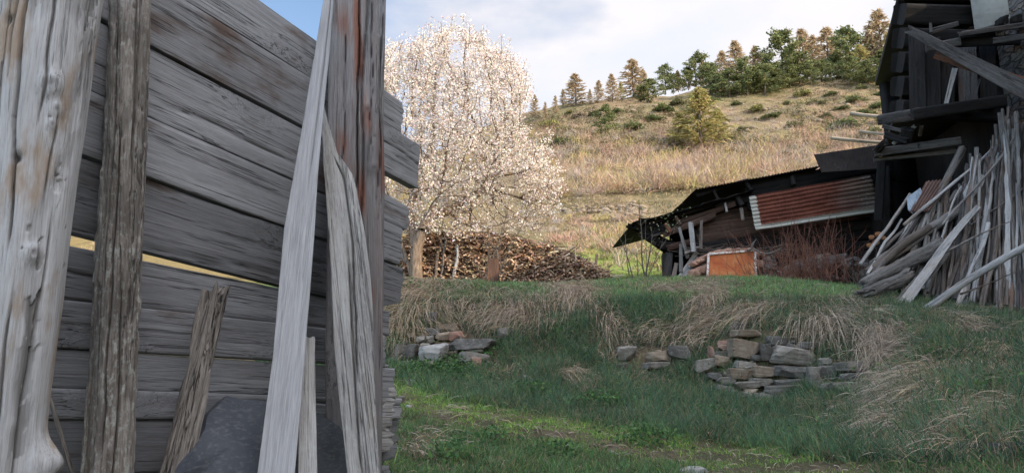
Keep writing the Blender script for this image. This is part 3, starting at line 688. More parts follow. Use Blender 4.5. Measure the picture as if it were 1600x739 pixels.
# ------------------------------------------------------------------ building materials
M_dark = wood_mat('shade_dark_timber', (0.034, 0.031, 0.03), (0.017, 0.0155, 0.015), (0.007, 0.0065, 0.0065), (0.028, 0.015, 0.009), 0.3, 0.8, knots=False, var=0.5)  # dark wood, with the shade of sheltered recesses put into its colour
M_beam = wood_mat('old_beam', (0.14, 0.13, 0.122), (0.07, 0.064, 0.06), (0.025, 0.022, 0.021), (0.11, 0.05, 0.028), 0.4, 0.9, knots=False, var=0.35)
M_brown = wood_mat('brown_plank', (0.13, 0.085, 0.062), (0.075, 0.046, 0.034), (0.028, 0.018, 0.014), (0.11, 0.045, 0.025), 0.6, 0.9, knots=False, var=0.5)
M_redbeam = wood_mat('reddish_beam', (0.17, 0.1, 0.07), (0.1, 0.055, 0.038), (0.035, 0.022, 0.017), (0.2, 0.07, 0.035), 0.7, 0.8, knots=False, var=0.1)
M_pole = wood_mat('grey_pole', (0.285, 0.27, 0.25), (0.17, 0.157, 0.143), (0.06, 0.052, 0.045), (0.2, 0.13, 0.08), 0.45, 0.8, knots=False, var=0.7)
M_polebrown = wood_mat('brown_pole', (0.22, 0.185, 0.155), (0.125, 0.1, 0.082), (0.045, 0.035, 0.03), (0.16, 0.08, 0.045), 0.5, 0.8, knots=False, var=0.6)
M_polepale = wood_mat('pale_pole', (0.43, 0.42, 0.405), (0.33, 0.318, 0.302), (0.15, 0.138, 0.126), (0.28, 0.2, 0.13), 0.35, 0.6, knots=False, var=0.2)
M_sunlog = wood_mat('sunny_log', (0.52, 0.44, 0.34), (0.4, 0.33, 0.25), (0.2, 0.16, 0.12), (0.2, 0.14, 0.09), 0.3, 0.7, knots=False, var=0.2)

def sheet_mat(name, rust=(0.22, 0.045, 0.02), rust2=(0.33, 0.1, 0.035), metal=(0.32, 0.32, 0.3), amount=0.6, edge=False):
    M = NT(name)
    tc = M.n('ShaderNodeTexCoord'); uv = tc.outputs['UV']; pos = tc.outputs['Object']
    n1 = M.noise(pos, 2.4, 5, 0.65); n2 = M.noise(pos, 26, 4, 0.7); n3 = M.noise(M.mapping(pos, (3, 1, 1)), 9, 4, 0.6)
    c = M.mix(M.ramp(n1, [(0.35, 0), (0.62, 1)]), rust, rust2)
    c = M.mix(M.ramp(n3, [(0.45, 0), (0.7, 0.6)]), c, tuple(x * 0.4 for x in rust))
    m = M.ramp(M.math('ADD', M.math('MULTIPLY', n2, 0.45), M.math('MULTIPLY', n1, 0.55)), [(amount - 0.03, 0), (amount + 0.05, 1)])
    if edge:
        s = M.n('ShaderNodeSeparateXYZ'); M.set(s.inputs[0], uv)
        u, v = s.outputs['X'], s.outputs['Y']
        wob = M.math('MULTIPLY', M.math('SUBTRACT', n2, 0.5), 0.05)
        eu = M.math('LESS_THAN', M.math('ADD', u, wob), 0.055); ev = M.math('LESS_THAN', M.math('ADD', v, wob), 0.13)
        m = M.math('MAXIMUM', m, M.math('MAXIMUM', eu, ev))
        er = M.ramp(M.math('ADD', u, M.math('MULTIPLY', M.math('SUBTRACT', n1, 0.5), 0.5)), [(0.62, 0), (0.95, 0.85)])
        c = M.mix(er, c, (0.13, 0.115, 0.1))
        fl = M.math('MULTIPLY', M.ramp(n2, [(0.58, 0), (0.66, 1)]), M.ramp(u, [(0.8, 0), (0.92, 1)])); m = M.math('MAXIMUM', m, fl)
    c = M.mix(m, c, metal)
    return M.done(M.bsdf(c, M.math('SUBTRACT', 0.85, M.math('MULTIPLY', m, 0.25)), 0.3, M.bump(n2, 0.3, 0.004)))
def stone_wall_mat():
    M = NT('rubble_stonework'); pos = M.n('ShaderNodeTexCoord').outputs['Object']
    vo = M.n('ShaderNodeTexVoronoi', feature='DISTANCE_TO_EDGE'); wv = M.n('ShaderNodeTexNoise'); M.set(wv.inputs['Vector'], pos); wv.inputs['Scale'].default_value = 4.0; wv.inputs['Detail'].default_value = 4
    wp = M.n('ShaderNodeVectorMath', operation='MULTIPLY_ADD'); M.set(wp.inputs[0], wv.outputs['Color']); wp.inputs[1].default_value = (.35, .35, .2); M.set(wp.inputs[2], pos); pos2 = wp.outputs[0]
    M.set(vo.inputs['Vector'], M.mapping(pos2, (1, 1, 3.0))); vo.inputs['Scale'].default_value = 3.6
    vc = M.n('ShaderNodeTexVoronoi'); M.set(vc.inputs['Vector'], M.mapping(pos2, (1, 1, 3.0))); vc.inputs['Scale'].default_value = 3.6
    sc = M.n('ShaderNodeSeparateColor'); M.set(sc.inputs[0], vc.outputs['Color'])
    n = M.noise(pos, 22, 5, 0.65)
    c = M.ramp(sc.outputs[0], [(0, (0.16, 0.155, 0.15)), (0.5, (0.25, 0.235, 0.22)), (0.8, (0.3, 0.24, 0.19)), (1, (0.34, 0.22, 0.15))])
    c = M.mix(M.ramp(n, [(0.35, 0.5), (0.65, 0)]), c, (0.09, 0.085, 0.08))
    e = M.ramp(vo.outputs['Distance'], [(0.02, 0), (0.09, 1)])
    c = M.mix(M.math('SUBTRACT', 1, e), c, (0.1, 0.09, 0.075))
    return M.done(M.bsdf(c, 0.92, 0.15, M.bump(M.math('ADD', e, M.math('MULTIPLY', n, 0.5)), 0.9, 0.06)))
def plaster_mat():
    M = NT('old_plaster'); pos = M.n('ShaderNodeTexCoord').outputs['Object']
    n = M.noise(pos, 2.2, 6, 0.65); n2 = M.noise(M.mapping(pos, (1, 1, 0.25)), 6, 5, 0.65)
    c = M.ramp(n, [(0.3, (0.42, 0.41, 0.395)), (0.6, (0.58, 0.57, 0.55)), (0.8, (0.64, 0.63, 0.61))])
    c = M.mix(M.ramp(n2, [(0.55, 0), (0.75, 0.5)]), c, (0.27, 0.26, 0.25))
    return M.done(M.bsdf(c, 0.95, 0.1, M.bump(M.noise(pos, 14, 5, 0.6), 0.4, 0.03)))
M_wallstone = stone_wall_mat(); M_plaster = plaster_mat()
M_rust = sheet_mat('rusty_corrugated_iron', amount=0.78, edge=True, rust=(0.10, 0.026, 0.016), rust2=(0.16, 0.05, 0.028), metal=(0.36, 0.34, 0.29))
M_blackiron = sheet_mat('blackened_corrugated_iron', rust=(0.03, 0.024, 0.022), rust2=(0.045, 0.034, 0.03), metal=(0.07, 0.068, 0.066), amount=0.62)
M_oldrust = sheet_mat('brown_corrugated_iron', rust=(0.10, 0.06, 0.05), rust2=(0.14, 0.085, 0.07), metal=(0.2, 0.19, 0.18), amount=0.7)

def box_obj(name, pts_bottom, z0, z1, mat, parent=None, top_z=None):
    """prism over a footprint; top_z optionally one height per corner"""
    n = len(pts_bottom); V = [(x, y, z0) for x, y in pts_bottom] + [(x, y, (top_z[i] if top_z else z1)) for i, (x, y) in enumerate(pts_bottom)]
    f4 = np.array([(i, (i + 1) % n, n + (i + 1) % n, n + i) for i in range(n)])
    c = np.array(V).mean(0); V = np.array(V) - c
    fl = [f4]
    if n == 4: fl = [np.concatenate([f4, [[3, 2, 1, 0], [4, 5, 6, 7]]])]
    else: fl = [f4, np.array([list(range(n))[::-1], list(range(n, 2 * n))])]
    o = link_mesh(name, V, fl, mat, None, False); o.location = c
    if parent is not None: adopt(o, parent)
    return o
def wall_obj(name, a, b, z0, z1, thick, mat, parent=None, side=1):
    a = Vector((a[0], a[1])); b = Vector((b[0], b[1])); d = (b - a).normalized(); n = Vector((-d.y, d.x)) * thick * side
    pts = [tuple(a), tuple(b), tuple(b + n), tuple(a + n)]
    if side < 0: pts.reverse()
    return box_obj(name, pts, z0, z1, mat, parent)
def corrugated(name, tl, tr, br, bl, waves, amp, mat, along='u', thick=0.002, parent=None, seed=0, warp=0.01, nu=None, nv=None):
    """corrugated sheet; ridges run along u (left-right) or v (top-bottom)"""
    tl, tr, br, bl = map(Vector, (tl, tr, br, bl)); per = 8
    if along == 'u': nu_, nv_ = nu or 40, waves * per
    else: nu_, nv_ = waves * per, nv or 30
    u = np.linspace(0, 1, nu_ + 1)[None, :, None]; v = np.linspace(0, 1, nv_ + 1)[:, None, None]
    TL, TR, BR, BL = [np.array(p)[None, None] for p in (tl, tr, br, bl)]
    p = (1 - v) * ((1 - u) * TL + u * TR) + v * ((1 - u) * BL + u * BR)
    n = np.array((tr - tl).cross(bl - tl).normalized())
    w = (v if along == 'u' else u) * waves * 2 * np.pi
    q = np.concatenate([u * 3 + 0 * v, v * 3 + 0 * u, 0 * u * v + seed], -1)
    d = amp * np.sin(w) + warp * fbm(q, seed, 2)[..., None]
    p = p + n * d
    c = p.reshape(-1, 3).mean(0)
    V1 = (p + n * thick / 2).reshape(-1, 3) - c; V2 = (p - n * thick / 2).reshape(-1, 3) - c
    a = np.arange(nv_)[:, None] * (nu_ + 1) + np.arange(nu_)[None]; a = a.ravel(); N = len(V1)
    f = np.stack([a, a + 1, a + nu_ + 2, a + nu_ + 1], -1)
    fb = np.stack([a + N + nu_ + 1, a + N + nu_ + 2, a + N + 1, a + N], -1)
    border = list(range(nu_ + 1)) + [r * (nu_ + 1) + nu_ for r in range(1, nv_ + 1)] + [nv_ * (nu_ + 1) + k for k in range(nu_ - 1, -1, -1)] + [r * (nu_ + 1) for r in range(nv_ - 1, 0, -1)]
    bb = np.array(border); b2 = np.roll(bb, -1); fs = np.stack([bb, bb + N, b2 + N, b2], -1)
    o = link_mesh(name, np.concatenate([V1, V2]), np.concatenate([f, fb, fs]), mat, None, True); o.location = c
    uvl = o.data.uv_layers.new(name='UVMap'); uvv = np.stack([np.broadcast_to(u, p.shape[:2] + (1,))[..., 0], 1 - np.broadcast_to(v, p.shape[:2] + (1,))[..., 0]], -1).reshape(-1, 2)
    uvv = np.concatenate([uvv, uvv]); li = np.zeros(len(o.data.loops), np.int32); o.data.loops.foreach_get('vertex_index', li)
    uvl.data.foreach_set('uv', uvv[li].astype(np.float32).ravel())
    if parent is not None: adopt(o, parent)
    return o

# ------------------------------------------------------------------ the barn on the right
barn = thing('old_barn', (8.5, 12.4, T1(8.5, 12.4)), 'dark tumbledown timber and stone barn with a loft at the right edge', 'barn')
def bstick(name, p0, p1, w0, w1, mat, seed, parent=None, shape='square', label=None, **kw):
    kw.setdefault('nl', 30); kw.setdefault('nr', 28); kw.setdefault('amp', 0.005); kw.setdefault('cracks', 5); kw.setdefault('crack_d', 0.012); kw.setdefault('crack_w', 0.012)
    return px_stick(name, p0, p1, w0, w1, mat, shape=shape, seed=seed, parent=parent, label=label, **kw)
# stone range added to shade the yard, out of view save its far corner
ST_H = 8.3
box_obj('shading_stone_wall', [(9.05, -10), (17, -10), (17, 3.2), (9.05, 3.2)], -3.0, ST_H + .2, M_wallstone, barn)  # wholly out of view, added for its shadow
box_obj('shading_stone_wall', [(9.06, 3.2), (16.9, 3.2), (16.9, 12.2), (9.06, 12.2)], -3.0, 7.6, M_wallstone, barn)
def shade_roof_prism(name, x0, x1, y0, y1, ze, zr, mat, parent):
    xm = (x0 + x1) / 2
    V = np.array([(x0, y0, ze), (xm, y0, zr), (x1, y0, ze), (x0, y1, ze), (xm, y1, zr), (x1, y1, ze)], float)
    V2 = V.copy(); V2[:, 2] += 0.14
    A = np.concatenate([V, V2]); c = A.mean(0)
    f = np.array([(1, 0, 3, 4), (2, 1, 4, 5), (6, 7, 10, 9), (7, 8, 11, 10), (0, 6, 9, 3), (8, 2, 5, 11), (0, 1, 7, 6), (1, 2, 8, 7), (4, 3, 9, 10), (5, 4, 10, 11)])
    o = link_mesh(name, A - c, f, mat, None, False); o.location = c; adopt(o, parent); return o
shade_roof_prism('roof', 8.8, 17.2, -10.3, 3.4, ST_H + 0.1, ST_H + 2.6, M_blackiron, barn)  # unseen roof, added to shade the fence and foreground
shade_roof_prism('roof', 8.9, 17.0, 3.4, 11.4, 7.55, 8.6, M_blackiron, barn)  # added unseen roof, low enough to leave cherry and brushwood sunlit
# timber block beyond it, open below
xl0 = P(1409, 100, 12.8).x
for k in range(7):                                   # horizontal logs of the loft
    y = 190 - k * 37.5
    bstick('log', (1404.5 + k * 1.2, y - 17, 12.75), (1640, y - 17 + 6, 12.45), 36, 36, M_dark, 200 + k, barn, 'square', nl=40)
for k in range(7):
    y = 190 - k * 37.5
    bstick('log', (1406 + k * 1.2, y - 17, 12.9), (1452 + k * 1.2, y - 19, 16.6), 35, 26, M_dark, 220 + k, barn, 'square', nl=30)
wall_obj('back_wall', (9.55, 12.2), (10.1, 16.9), -1.0, 7.3, 0.2, M_dark, barn, -1)
wall_obj('back_wall', (8.7, 16.4), (10.1, 16.9), 1.2, 4.7, 0.2, M_dark, barn, 1)
wall_obj('back_wall', (9.4, 16.6), (10.1, 16.9), 4.7, 7.3, 0.2, M_dark, barn, 1)
lid = [(xl0 + 0.02, 12.75), (9.9, 12.3), (10.3, 17.0), (9.3, 16.9)]
box_obj('loft_floor', lid, 5.52, 5.64, M_dark, barn)
box_obj('roof', [(xl0 + .05, 12.7), (10.0, 12.3), (10.4, 17.1), (9.35, 17.0)], 7.35, 7.5, M_dark, barn)
# plaster patch and ledge at the top right
A_, B_ = P(1519, 20, 12.15), P(1690, 10, 11.1)
wall_obj('plaster_wall', (A_.x, A_.y), (B_.x, B_.y), P(1520, 50, 12.2).z, 9.0, 0.12, M_plaster, barn, 1)
bstick('ledge_board', (1496, 55, 11.9), (1640, 34, 11.3), 9, 10, M_beam, 240, barn, th=0.35, jag0=.05)
bstick('beam', (1552, 65, 11.6), (1660, 50, 11.0), 11, 13, M_beam, 241, barn)
bstick('beam', (1497, 68, 12.0), (1640, 60, 11.5), 16, 22, M_dark, 242, barn)
for k, (a, b, w) in enumerate([((1432, 52), (1434, 182), 26), ((1458, 60), (1459, 180), 22), ((1481, 72), (1481, 180), 20), ((1510, 70), (1514, 176), 30), ((1542, 70), (1545, 170), 26), ((1567, 70), (1568, 165), 22)]):
    bstick('wall_plank', (b[0], b[1], 12.3), (a[0], a[1], 12.35), w, w, M_dark if k != 3 else M_beam, 250 + k, barn, th=0.05, jag1=0.06)
bstick('broken_plank', (1476, 172, 12.1), (1492, 108, 12.15), 7, 9, M_polepale, 258, barn, th=0.03, jag0=.2)
bstick('broken_plank', (1519, 165, 12.1), (1530, 125, 12.15), 5, 5, M_beam, 259, barn, th=0.03)
bstick('beam', (1417, 46, 11.9), (1812, 251, 9.62), 13, 56, M_beam, 260, barn, label='long grey beam thrust out from the loft', nl=60, nr=40, jag0=.1)
bstick('beam', (1464, 86, 11.75), (1800, 198, 9.7), 16, 34, M_redbeam, 261, barn, label='squared beam with a reddish lower edge', nl=60, nr=40)
bstick('beam', (1447, 76, 12.1), (1500, 66, 11.9), 15, 15, M_beam, 262, barn)
bstick('rafter_end', (1455, 50, 12.1), (1496, 38, 12.0), 10, 9, M_beam, 263, barn)
bstick('peg', (1455, 52, 12.05), (1454, 37, 12.05), 6, 5, M_beam, 264, barn, shape='round')
bstick('beam', (1376, 188, 13.3), (1440, 178, 12.2), 18, 22, M_beam, 266, barn, label='beam end of the balcony floor', jag0=.05)
bstick('beam', (1425, 180, 12.2), (1570, 158, 11.8), 20, 22, M_dark, 267, barn)
bstick('beam', (1363, 240, 13.0), (1500, 221, 12.4), 15, 15, M_beam, 268, barn, label='grey lintel beam over the dark opening', th=0.25, nl=60, jag0=.05)
bstick('beam', (1365, 250, 13.05), (1500, 236, 12.5), 8, 8, M_beam, 269, barn)
for k, (a, b, w, m) in enumerate([((1380, 198), (1412, 206), 7, M_beam), ((1395, 226), (1432, 196), 7, M_polepale), ((1384, 212), (1420, 222), 12, M_dark), ((1412, 232), (1418, 200), 22, M_dark), ((1438, 212), (1440, 198), 6, M_polepale),
                                  ((1417, 190), (1424, 168), 9, M_beam), ((1370, 236), (1384, 222), 12, M_dark), ((1388, 238), (1440, 228), 14, M_dark)]):
    bstick('broken_plank', (a[0], a[1], 12.9), (b[0], b[1], 12.6), w, w, m, 270 + k, barn, nl=16, nr=20, jag1=0.04)
# posts of the opening
bstick('post', (1372, 345, 14.6), (1378, 250, 14.4), 14, 14, M_dark, 281, barn)
bstick('post', (1500, 330, 12.8), (1502, 230, 12.5), 18, 18, M_dark, 282, barn)
for k in range(2):
    o = rock('dark_bundle', P(1566 + k * 20, 34 - k * 1, 11.55), (.17, .2, .17), M_dark, 60 + k, sub=3, label=['round dark bundle on the barn ledge, left of two', 'round dark bundle on the barn ledge, right of two'][k], cat='bundle', group='bundles on the barn ledge')
o = bstick('stick', (1570, 40, 11.5), (1577, 22, 11.5), 2, 1.5, M_beam, 290, None, 'round', nl=10, nr=8); tag(o, 'short stick poking up between the dark bundles on the ledge', 'stick')
# poles that jut out to the left, in the sun
for k, (a, b, w, lab) in enumerate([((1329, 178), (1408, 186), 7, 'uppermost pale pole jutting out left of the barn'), ((1343, 206), (1396, 212), 5, 'shortest pale pole jutting out left of the barn, between two longer ones'), ((1298, 216), (1396, 225), 6, 'lowest and longest pale pole jutting out left of the barn')]):
    o = bstick('pole', (b[0] + 20, b[1] + 2, 18.6), (a[0], a[1], 19.8 - .1 * k), w, w, M_sunlog, 295 + k, None, 'round', nl=40, nr=14, bend=.03)
    tag(o, lab, 'pole', 'poles jutting from the barn')

# ------------------------------------------------------------------ the lean-to shed
YS = 16.6
shed = thing('lean_to_shed', tuple(G(1200, 441)), 'low collapsing wooden lean-to with a sagging dark roof, left of the barn', 'shed')
def pl_(px, py, Y=YS): return P(px, py, Y)
for k, (y0, y1, h) in enumerate([(343, 318, 17), (359, 335, 16), (374, 351, 15), (388, 368, 15), (401, 384, 15), (416, 400, 15), (432, 416, 15)]):
    bstick('wall_plank', (1088, y0, YS + .02 * (k % 2)), (1392, y1 - 22, YS - .05 + .02 * (k % 2)), h, h, M_brown if k < 3 else M_dark, 300 + k, shed, th=0.06, nl=50, jag0=.06)
slab('gap_backing', [P(1092, 338, YS + .14), P(1240, 296, YS + .14), P(1394, 262, YS + .14), P(1394, 446, YS + .14), P(1092, 446, YS + .14)], .04, M_dark, 4, .0, shed)  # dark sheet added behind the planks so no light shows through gaps
for k, (p, q, w) in enumerate([((1165, 326), (1394, 268), 24), ((1240, 292), (1394, 252), 24)]): bstick('wall_plank', (p[0], p[1], YS + .02), (q[0], q[1], YS + .02), w, w, M_dark, 315 + k, shed, th=.06)
# roof: dark boards low down, a corrugated sheet above
def roofz(px, base): return base + (px - 985) * -0.283
a, b = P(986, 350, YS - .35), P(1176, 298, YS - .35); c_, d_ = P(1176, 292, YS + 2.6) , P(1000, 340, YS + 2.6)
for k in range(7):
    t0, t1 = k / 7, (k + .93) / 7
    lo0, hi0 = a.lerp(b, 0), a
    A = Vector((a.x + (b.x - a.x) * (t0 + .5 / 7), YS - .4 - rs.uniform(0, .25), a.z + (b.z - a.z) * (t0 + .5 / 7) - .02))
    B = Vector((A.x, YS + 2.8, A.z + 0.02)); sl = (b - a); up = Vector((-sl.z, 0, sl.x)).normalized(); w = sl.length / 14 * .98
    wood('roof_board', A, B, M_dark, -w, w, 0.035, up, 'square', nl=20, nr=24, seed=320 + k, amp=.004, jag0=.06, parent=shed)
tl, tr = P(1087, 297, YS - .45), P(1284, 260, YS - .45)
corrugated('roof_sheet', (tl.x, tl.y, tl.z), (tr.x, tr.y, tr.z), (tr.x, YS + 2.9, tr.z + .05), (tl.x, YS + 2.9, tl.z + .05), 40, 0.011, M_blackiron, 'v', 0.004, shed, 5, 0.02)
tl2, tr2 = P(1284, 262, YS - .4), P(1378, 240, YS - .4)
corrugated('roof_sheet', (tl2.x, tl2.y, tl2.z), (tr2.x, tr2.y, tr2.z), (tr2.x, YS + 2.4, tr2.z + .05), (tl2.x, YS + 2.4, tl2.z + .05), 20, 0.011, M_blackiron, 'v', 0.004, shed, 6, 0.02)
for k, (p, q, w, m, th) in enumerate([((1004, 352), (1172, 303), 6, M_dark, .12), ((1010, 373), (1172, 312), 4, M_beam, .06), ((1034, 368), (1120, 335), 10, M_brown, .1), ((1018, 364), (1100, 338), 9, M_dark, .1), ((1115, 326), (1180, 306), 14, M_dark, .12),
        ((1055, 350), (1150, 318), 8, M_brown, .08), ((1120, 318), (1236, 289), 5, M_beam, .05), ((1087, 306), (1170, 282), 6, M_dark, .1), ((1165, 300), (1370, 260), 16, M_dark, .1), ((1170, 287), (1300, 268), 12, M_dark, .1), ((1165, 318), (1380, 282), 26, M_dark, .1)]):
    bstick('rafter', (p[0], p[1], YS - .12 - .03 * (k % 3)), (q[0], q[1], YS - .14 - .03 * (k % 3)), w, w, m, 340 + k, shed, th=th, nl=30, nr=20, jag0=.05, jag1=.05, bend=.02)
for k, (p, q, w, m) in enumerate([((1115, 298), (1124, 316), 5, M_dark), ((1133, 318), (1136, 332), 4, M_polepale), ((1158, 326), (1161, 345), 6, M_pole), ((1165, 285), (1176, 300), 7, M_dark), ((1150, 305), (1160, 322), 9, M_dark), ((1238, 276), (1240, 290), 8, M_dark), ((1040, 350), (1048, 364), 9, M_redbeam), ((1056, 340), (1064, 352), 6, M_brown)]):
    bstick('peg', (p[0], p[1], YS - .3), (q[0], q[1], YS - .34), w, w, m, 360 + k, shed, 'round', nl=8, nr=10)
# ragged overhang at the left end
for k, (p, q, w, m) in enumerate([((978, 352), (1030, 372), 8, M_dark), ((990, 352), (1052, 384), 9, M_dark), ((996, 345), (1040, 352), 9, M_dark), ((1000, 364), (1044, 394), 10, M_dark), ((1010, 350), (1060, 368), 12, M_dark), ((1018, 374), (1058, 396), 10, M_dark), ((1026, 380), (1078, 398), 10, M_dark), ((1042, 388), (1100, 372), 9, M_brown), ((1030, 358), (1090, 345), 10, M_dark), ((1030, 384), (1090, 384), 11, M_dark)]):
    bstick('broken_plank', (p[0], p[1], YS - .35), (q[0], q[1], YS + .25), w, w, m, 370 + k, shed, th=.05, nl=18, nr=20, jag0=.1)
bstick('post', (1041, 446, YS - .1), (1046, 396, YS - .1), 12, 12, M_beam, 385, shed)
bstick('post', (1088, 446, YS + .1), (1088, 360, YS + .1), 14, 13, M_dark, 386, shed)
bstick('post', (1386, 430, YS - .2), (1384, 262, YS - .2), 14, 13, M_dark, 387, shed)
A_, B_ = P(1050, 440, YS + 2.7), P(1400, 440, YS + 2.7)
wall_obj('back_wall', (A_.x, A_.y), (B_.x + .4, B_.y), 1.0, 4.3, .1, M_dark, shed, 1)
wall_obj('side_wall', (B_.x - .55, YS + .3), (B_.x + .35, B_.y), 1.0, 4.4, .1, M_dark, shed, 1)  # unseen end wall, added to keep the sun out of the lean-to
A_ = P(1052, 440, YS + .3)
wall_obj('side_wall', (A_.x, A_.y), (A_.x + .35, YS + 2.7), 1.6, 3.3, .1, M_dark, shed, 1)

o = corrugated('corrugated_sheet', P(1170, 308, YS - .5), P(1359, 273, YS - .5), P(1376, 331, YS - .55), P(1181, 360, YS - .6), 9, 0.014, M_rust, 'u', 0.003, None, 4, 0.05)
tag(o, 'rusty red corrugated iron sheet with a pale edge hung on the lean-to front', 'metal sheet')
o = slab('roof_plate', [P(1272, 242, 15.6), P(1372, 227, 15.3), P(1374, 264, 15.3), P(1284, 270, 15.6)], 0.03, M_blackiron, 3, .004)
tag(o, 'black sheet metal plate propped between lean-to roof and barn', 'metal sheet')

# rusty panel with a white frame, and things around it
def panel_mat():
    M = NT('rusty_orange_enamel'); pos = M.n('ShaderNodeTexCoord').outputs['Object']
    n = M.noise(pos, 3, 5, 0.6); n2 = M.noise(M.mapping(pos, (1, 1, 3)), 14, 5, 0.7)
    c = M.ramp(n, [(0.3, (0.36, 0.08, 0.03)), (0.5, (0.48, 0.155, 0.055)), (0.68, (0.54, 0.28, 0.12))])
    c = M.mix(M.ramp(n2, [(0.5, 0), (0.72, 0.6)]), c, (0.4, 0.07, 0.03))
    return M.done(M.bsdf(c, 0.8, 0.2, M.bump(n2, 0.2, 0.004)))
def enamel_mat():
    M = NT('chipped_white_enamel'); pos = M.n('ShaderNodeTexCoord').outputs['Object']
    n = M.noise(pos, 16, 5, 0.7); c = M.mix(M.ramp(n, [(0.48, 0), (0.58, 1)]), (0.66, 0.64, 0.6), (0.45, 0.16, 0.06))
    return M.done(M.bsdf(c, 0.6, 0.4))
YP = 15.4
pan = thing('metal_panel', tuple(P(1142, 446, YP)), 'square rusty orange metal panel with chipped white rim, standing in grass before the lean-to', 'metal panel')
c4 = [P(1107, 398, YP), P(1179, 392, YP), P(1182, 452, YP - .12), P(1104, 452, YP - .12)]
slab('sheet', c4, .02, panel_mat(), 2, .001, pan)
M_en = enamel_mat()
for k, (i, j) in enumerate(((0, 1), (1, 2), (0, 3))):
    a, b = c4[i], c4[j]
    wood('rim', a + Vector((0, -.012, 0)), b + Vector((0, -.012, 0)), M_en, -.022, .022, .05, (0, -1, 0), 'square', nl=20, nr=20, seed=k, amp=.002, parent=pan)
def clay_mat():
    M = NT('crumbling_clay'); pos = M.n('ShaderNodeTexCoord').outputs['Object']; n = M.noise(pos, 9, 5, 0.65)
    c = M.ramp(n, [(0.3, (0.26, 0.13, 0.085)), (0.55, (0.37, 0.23, 0.165)), (0.7, (0.44, 0.33, 0.26))]); return M.done(M.bsdf(c, 0.9, 0.1, M.bump(n, 0.6, 0.02)))
M_clay = clay_mat()
tiles = thing('tile_stack', tuple(P(1125, 440, YP + .25)), 'rounded stack of old clay tiles behind the orange panel', 'tile stack')
for k in range(24):
    q = k / 23; px = 1082 + q * 104; py = 414 - 20 * math.sin(min(1, q * 1.7) * math.pi * .5) + (6 if q > .8 else 0)
    rock('tile', P(px, py, YP + .3), (.1 + .05 * rs.rand(), .5, .13 + .06 * rs.rand()), M_clay, 400 + k, rot=.2, tilt=.5 - q, sub=2, boxy=.8, parent=tiles)
    if k % 2 == 0: rock('tile', P(px + 2, py + 15, YP + .25), (.26, .5, .24), M_clay, 420 + k, rot=.1, sub=2, boxy=.8, parent=tiles)
for k, (p, q, w, m, lab) in enumerate([((1075, 404), (1061, 356), 5, M_pole, 'thin grey lath leaning left at the lean-to corner'), ((1084, 394), (1079, 347), 8, M_polepale, 'upright pale wide plank at the lean-to corner'), ((1095, 390), (1096, 344), 5, M_polebrown, 'thin brown upright lath right of the pale plank at the lean-to'),
        ((1064, 426), (1064, 381), 6, M_pole, 'upright grey post stub at the lean-to corner'), ((1058, 440), (1089, 394), 7, M_polepale, 'upper of the pale boards slumped against the lean-to corner'), ((1066, 440), (1092, 403), 7, M_polepale, 'middle one of the pale boards slumped against the lean-to corner'),
        ((1074, 440), (1102, 411), 6, M_polepale, 'lowest of the pale boards slumped against the lean-to corner'), ((1051, 441), (1057, 411), 7, M_polebrown, 'short brown stump of plank by the lean-to corner'), ((1076, 417), (1108, 416), 4, M_polepale, 'short pale stick lying level left of the orange panel'), ((1082, 436), (1098, 424), 4, M_pole, 'short grey stick low down left of the orange panel'), ((1070, 396), (1092, 386), 4, M_pole, 'small slanting lath between the uprights at the lean-to corner')]):
    Y0 = 15.9 - .05 * (k % 3)
    o = bstick('plank', (p[0], p[1], Y0 - .15), (q[0], q[1], Y0 + .15), w, w * .9, m, 430 + k, None, th=.04, nl=20, nr=20, jag1=.03); tag(o, lab, 'plank', 'planks at the lean-to corner')
# rubble bank under the shed front
rub = thing('rubble_heap', tuple(P(1240, 440, YS - .6)), 'grey heap of rubble and roots under the hung iron sheet, behind the red shrub', 'rubble heap')
M_rub = wood_mat('root_tangle', (0.22, 0.19, 0.18), (0.14, 0.12, 0.115), (0.06, 0.05, 0.045), knots=False)
for k in range(26):
    px = 1190 + rs.rand() * 180; py = 443 - rs.rand() * 36
    rock('rubble', P(px, py, YS - .75 + rs.rand() * .3), (.4 * (.5 + rs.rand()), .4, .28 * (.5 + rs.rand())), M_wallstone, 500 + k, rot=rs.rand() * 3, sub=2, parent=rub)
M_twig = wood_mat('grey_twig', (0.2, 0.18, 0.165), (0.12, 0.105, 0.095), (0.05, 0.042, 0.038), knots=False)

# cut firewood showing its ends
def endgrain_mat():
    M = NT('cut_log_end'); pos = M.n('ShaderNodeTexCoord').outputs['Object']; n = M.noise(pos, 14, 4)
    return M.done(M.bsdf(M.ramp(n, [(0.3, (0.3, 0.12, 0.05)), (0.7, (0.45, 0.22, 0.1))]), 0.8, 0.2))
M_end = endgrain_mat()
for k, (x, y, r) in enumerate([(1363, 371, 5), (1373, 366, 5), (1381, 372, 4.5), (1370, 379, 6), (1360, 384, 5)]):
    A = P(x, y, 14.4); rr = r * 10.5 / F
    o = wood('firewood_log', A, A + Vector((.2, .45, 0.08)), M_end, -rr, rr, rr * 2, (0, 0, 1), 'round', nl=8, nr=14, seed=450 + k, amp=.006)
    tag(o, ['small orange-ended firewood log far left in the row under the barn', 'orange-ended firewood log at the top of the small stack under the barn', 'orange-ended firewood log far right of the small stack under the barn', 'larger orange-ended firewood log low in the small stack under the barn', 'lowest orange-ended firewood log of the small stack under the barn'][k], 'firewood', 'cut logs under the barn')
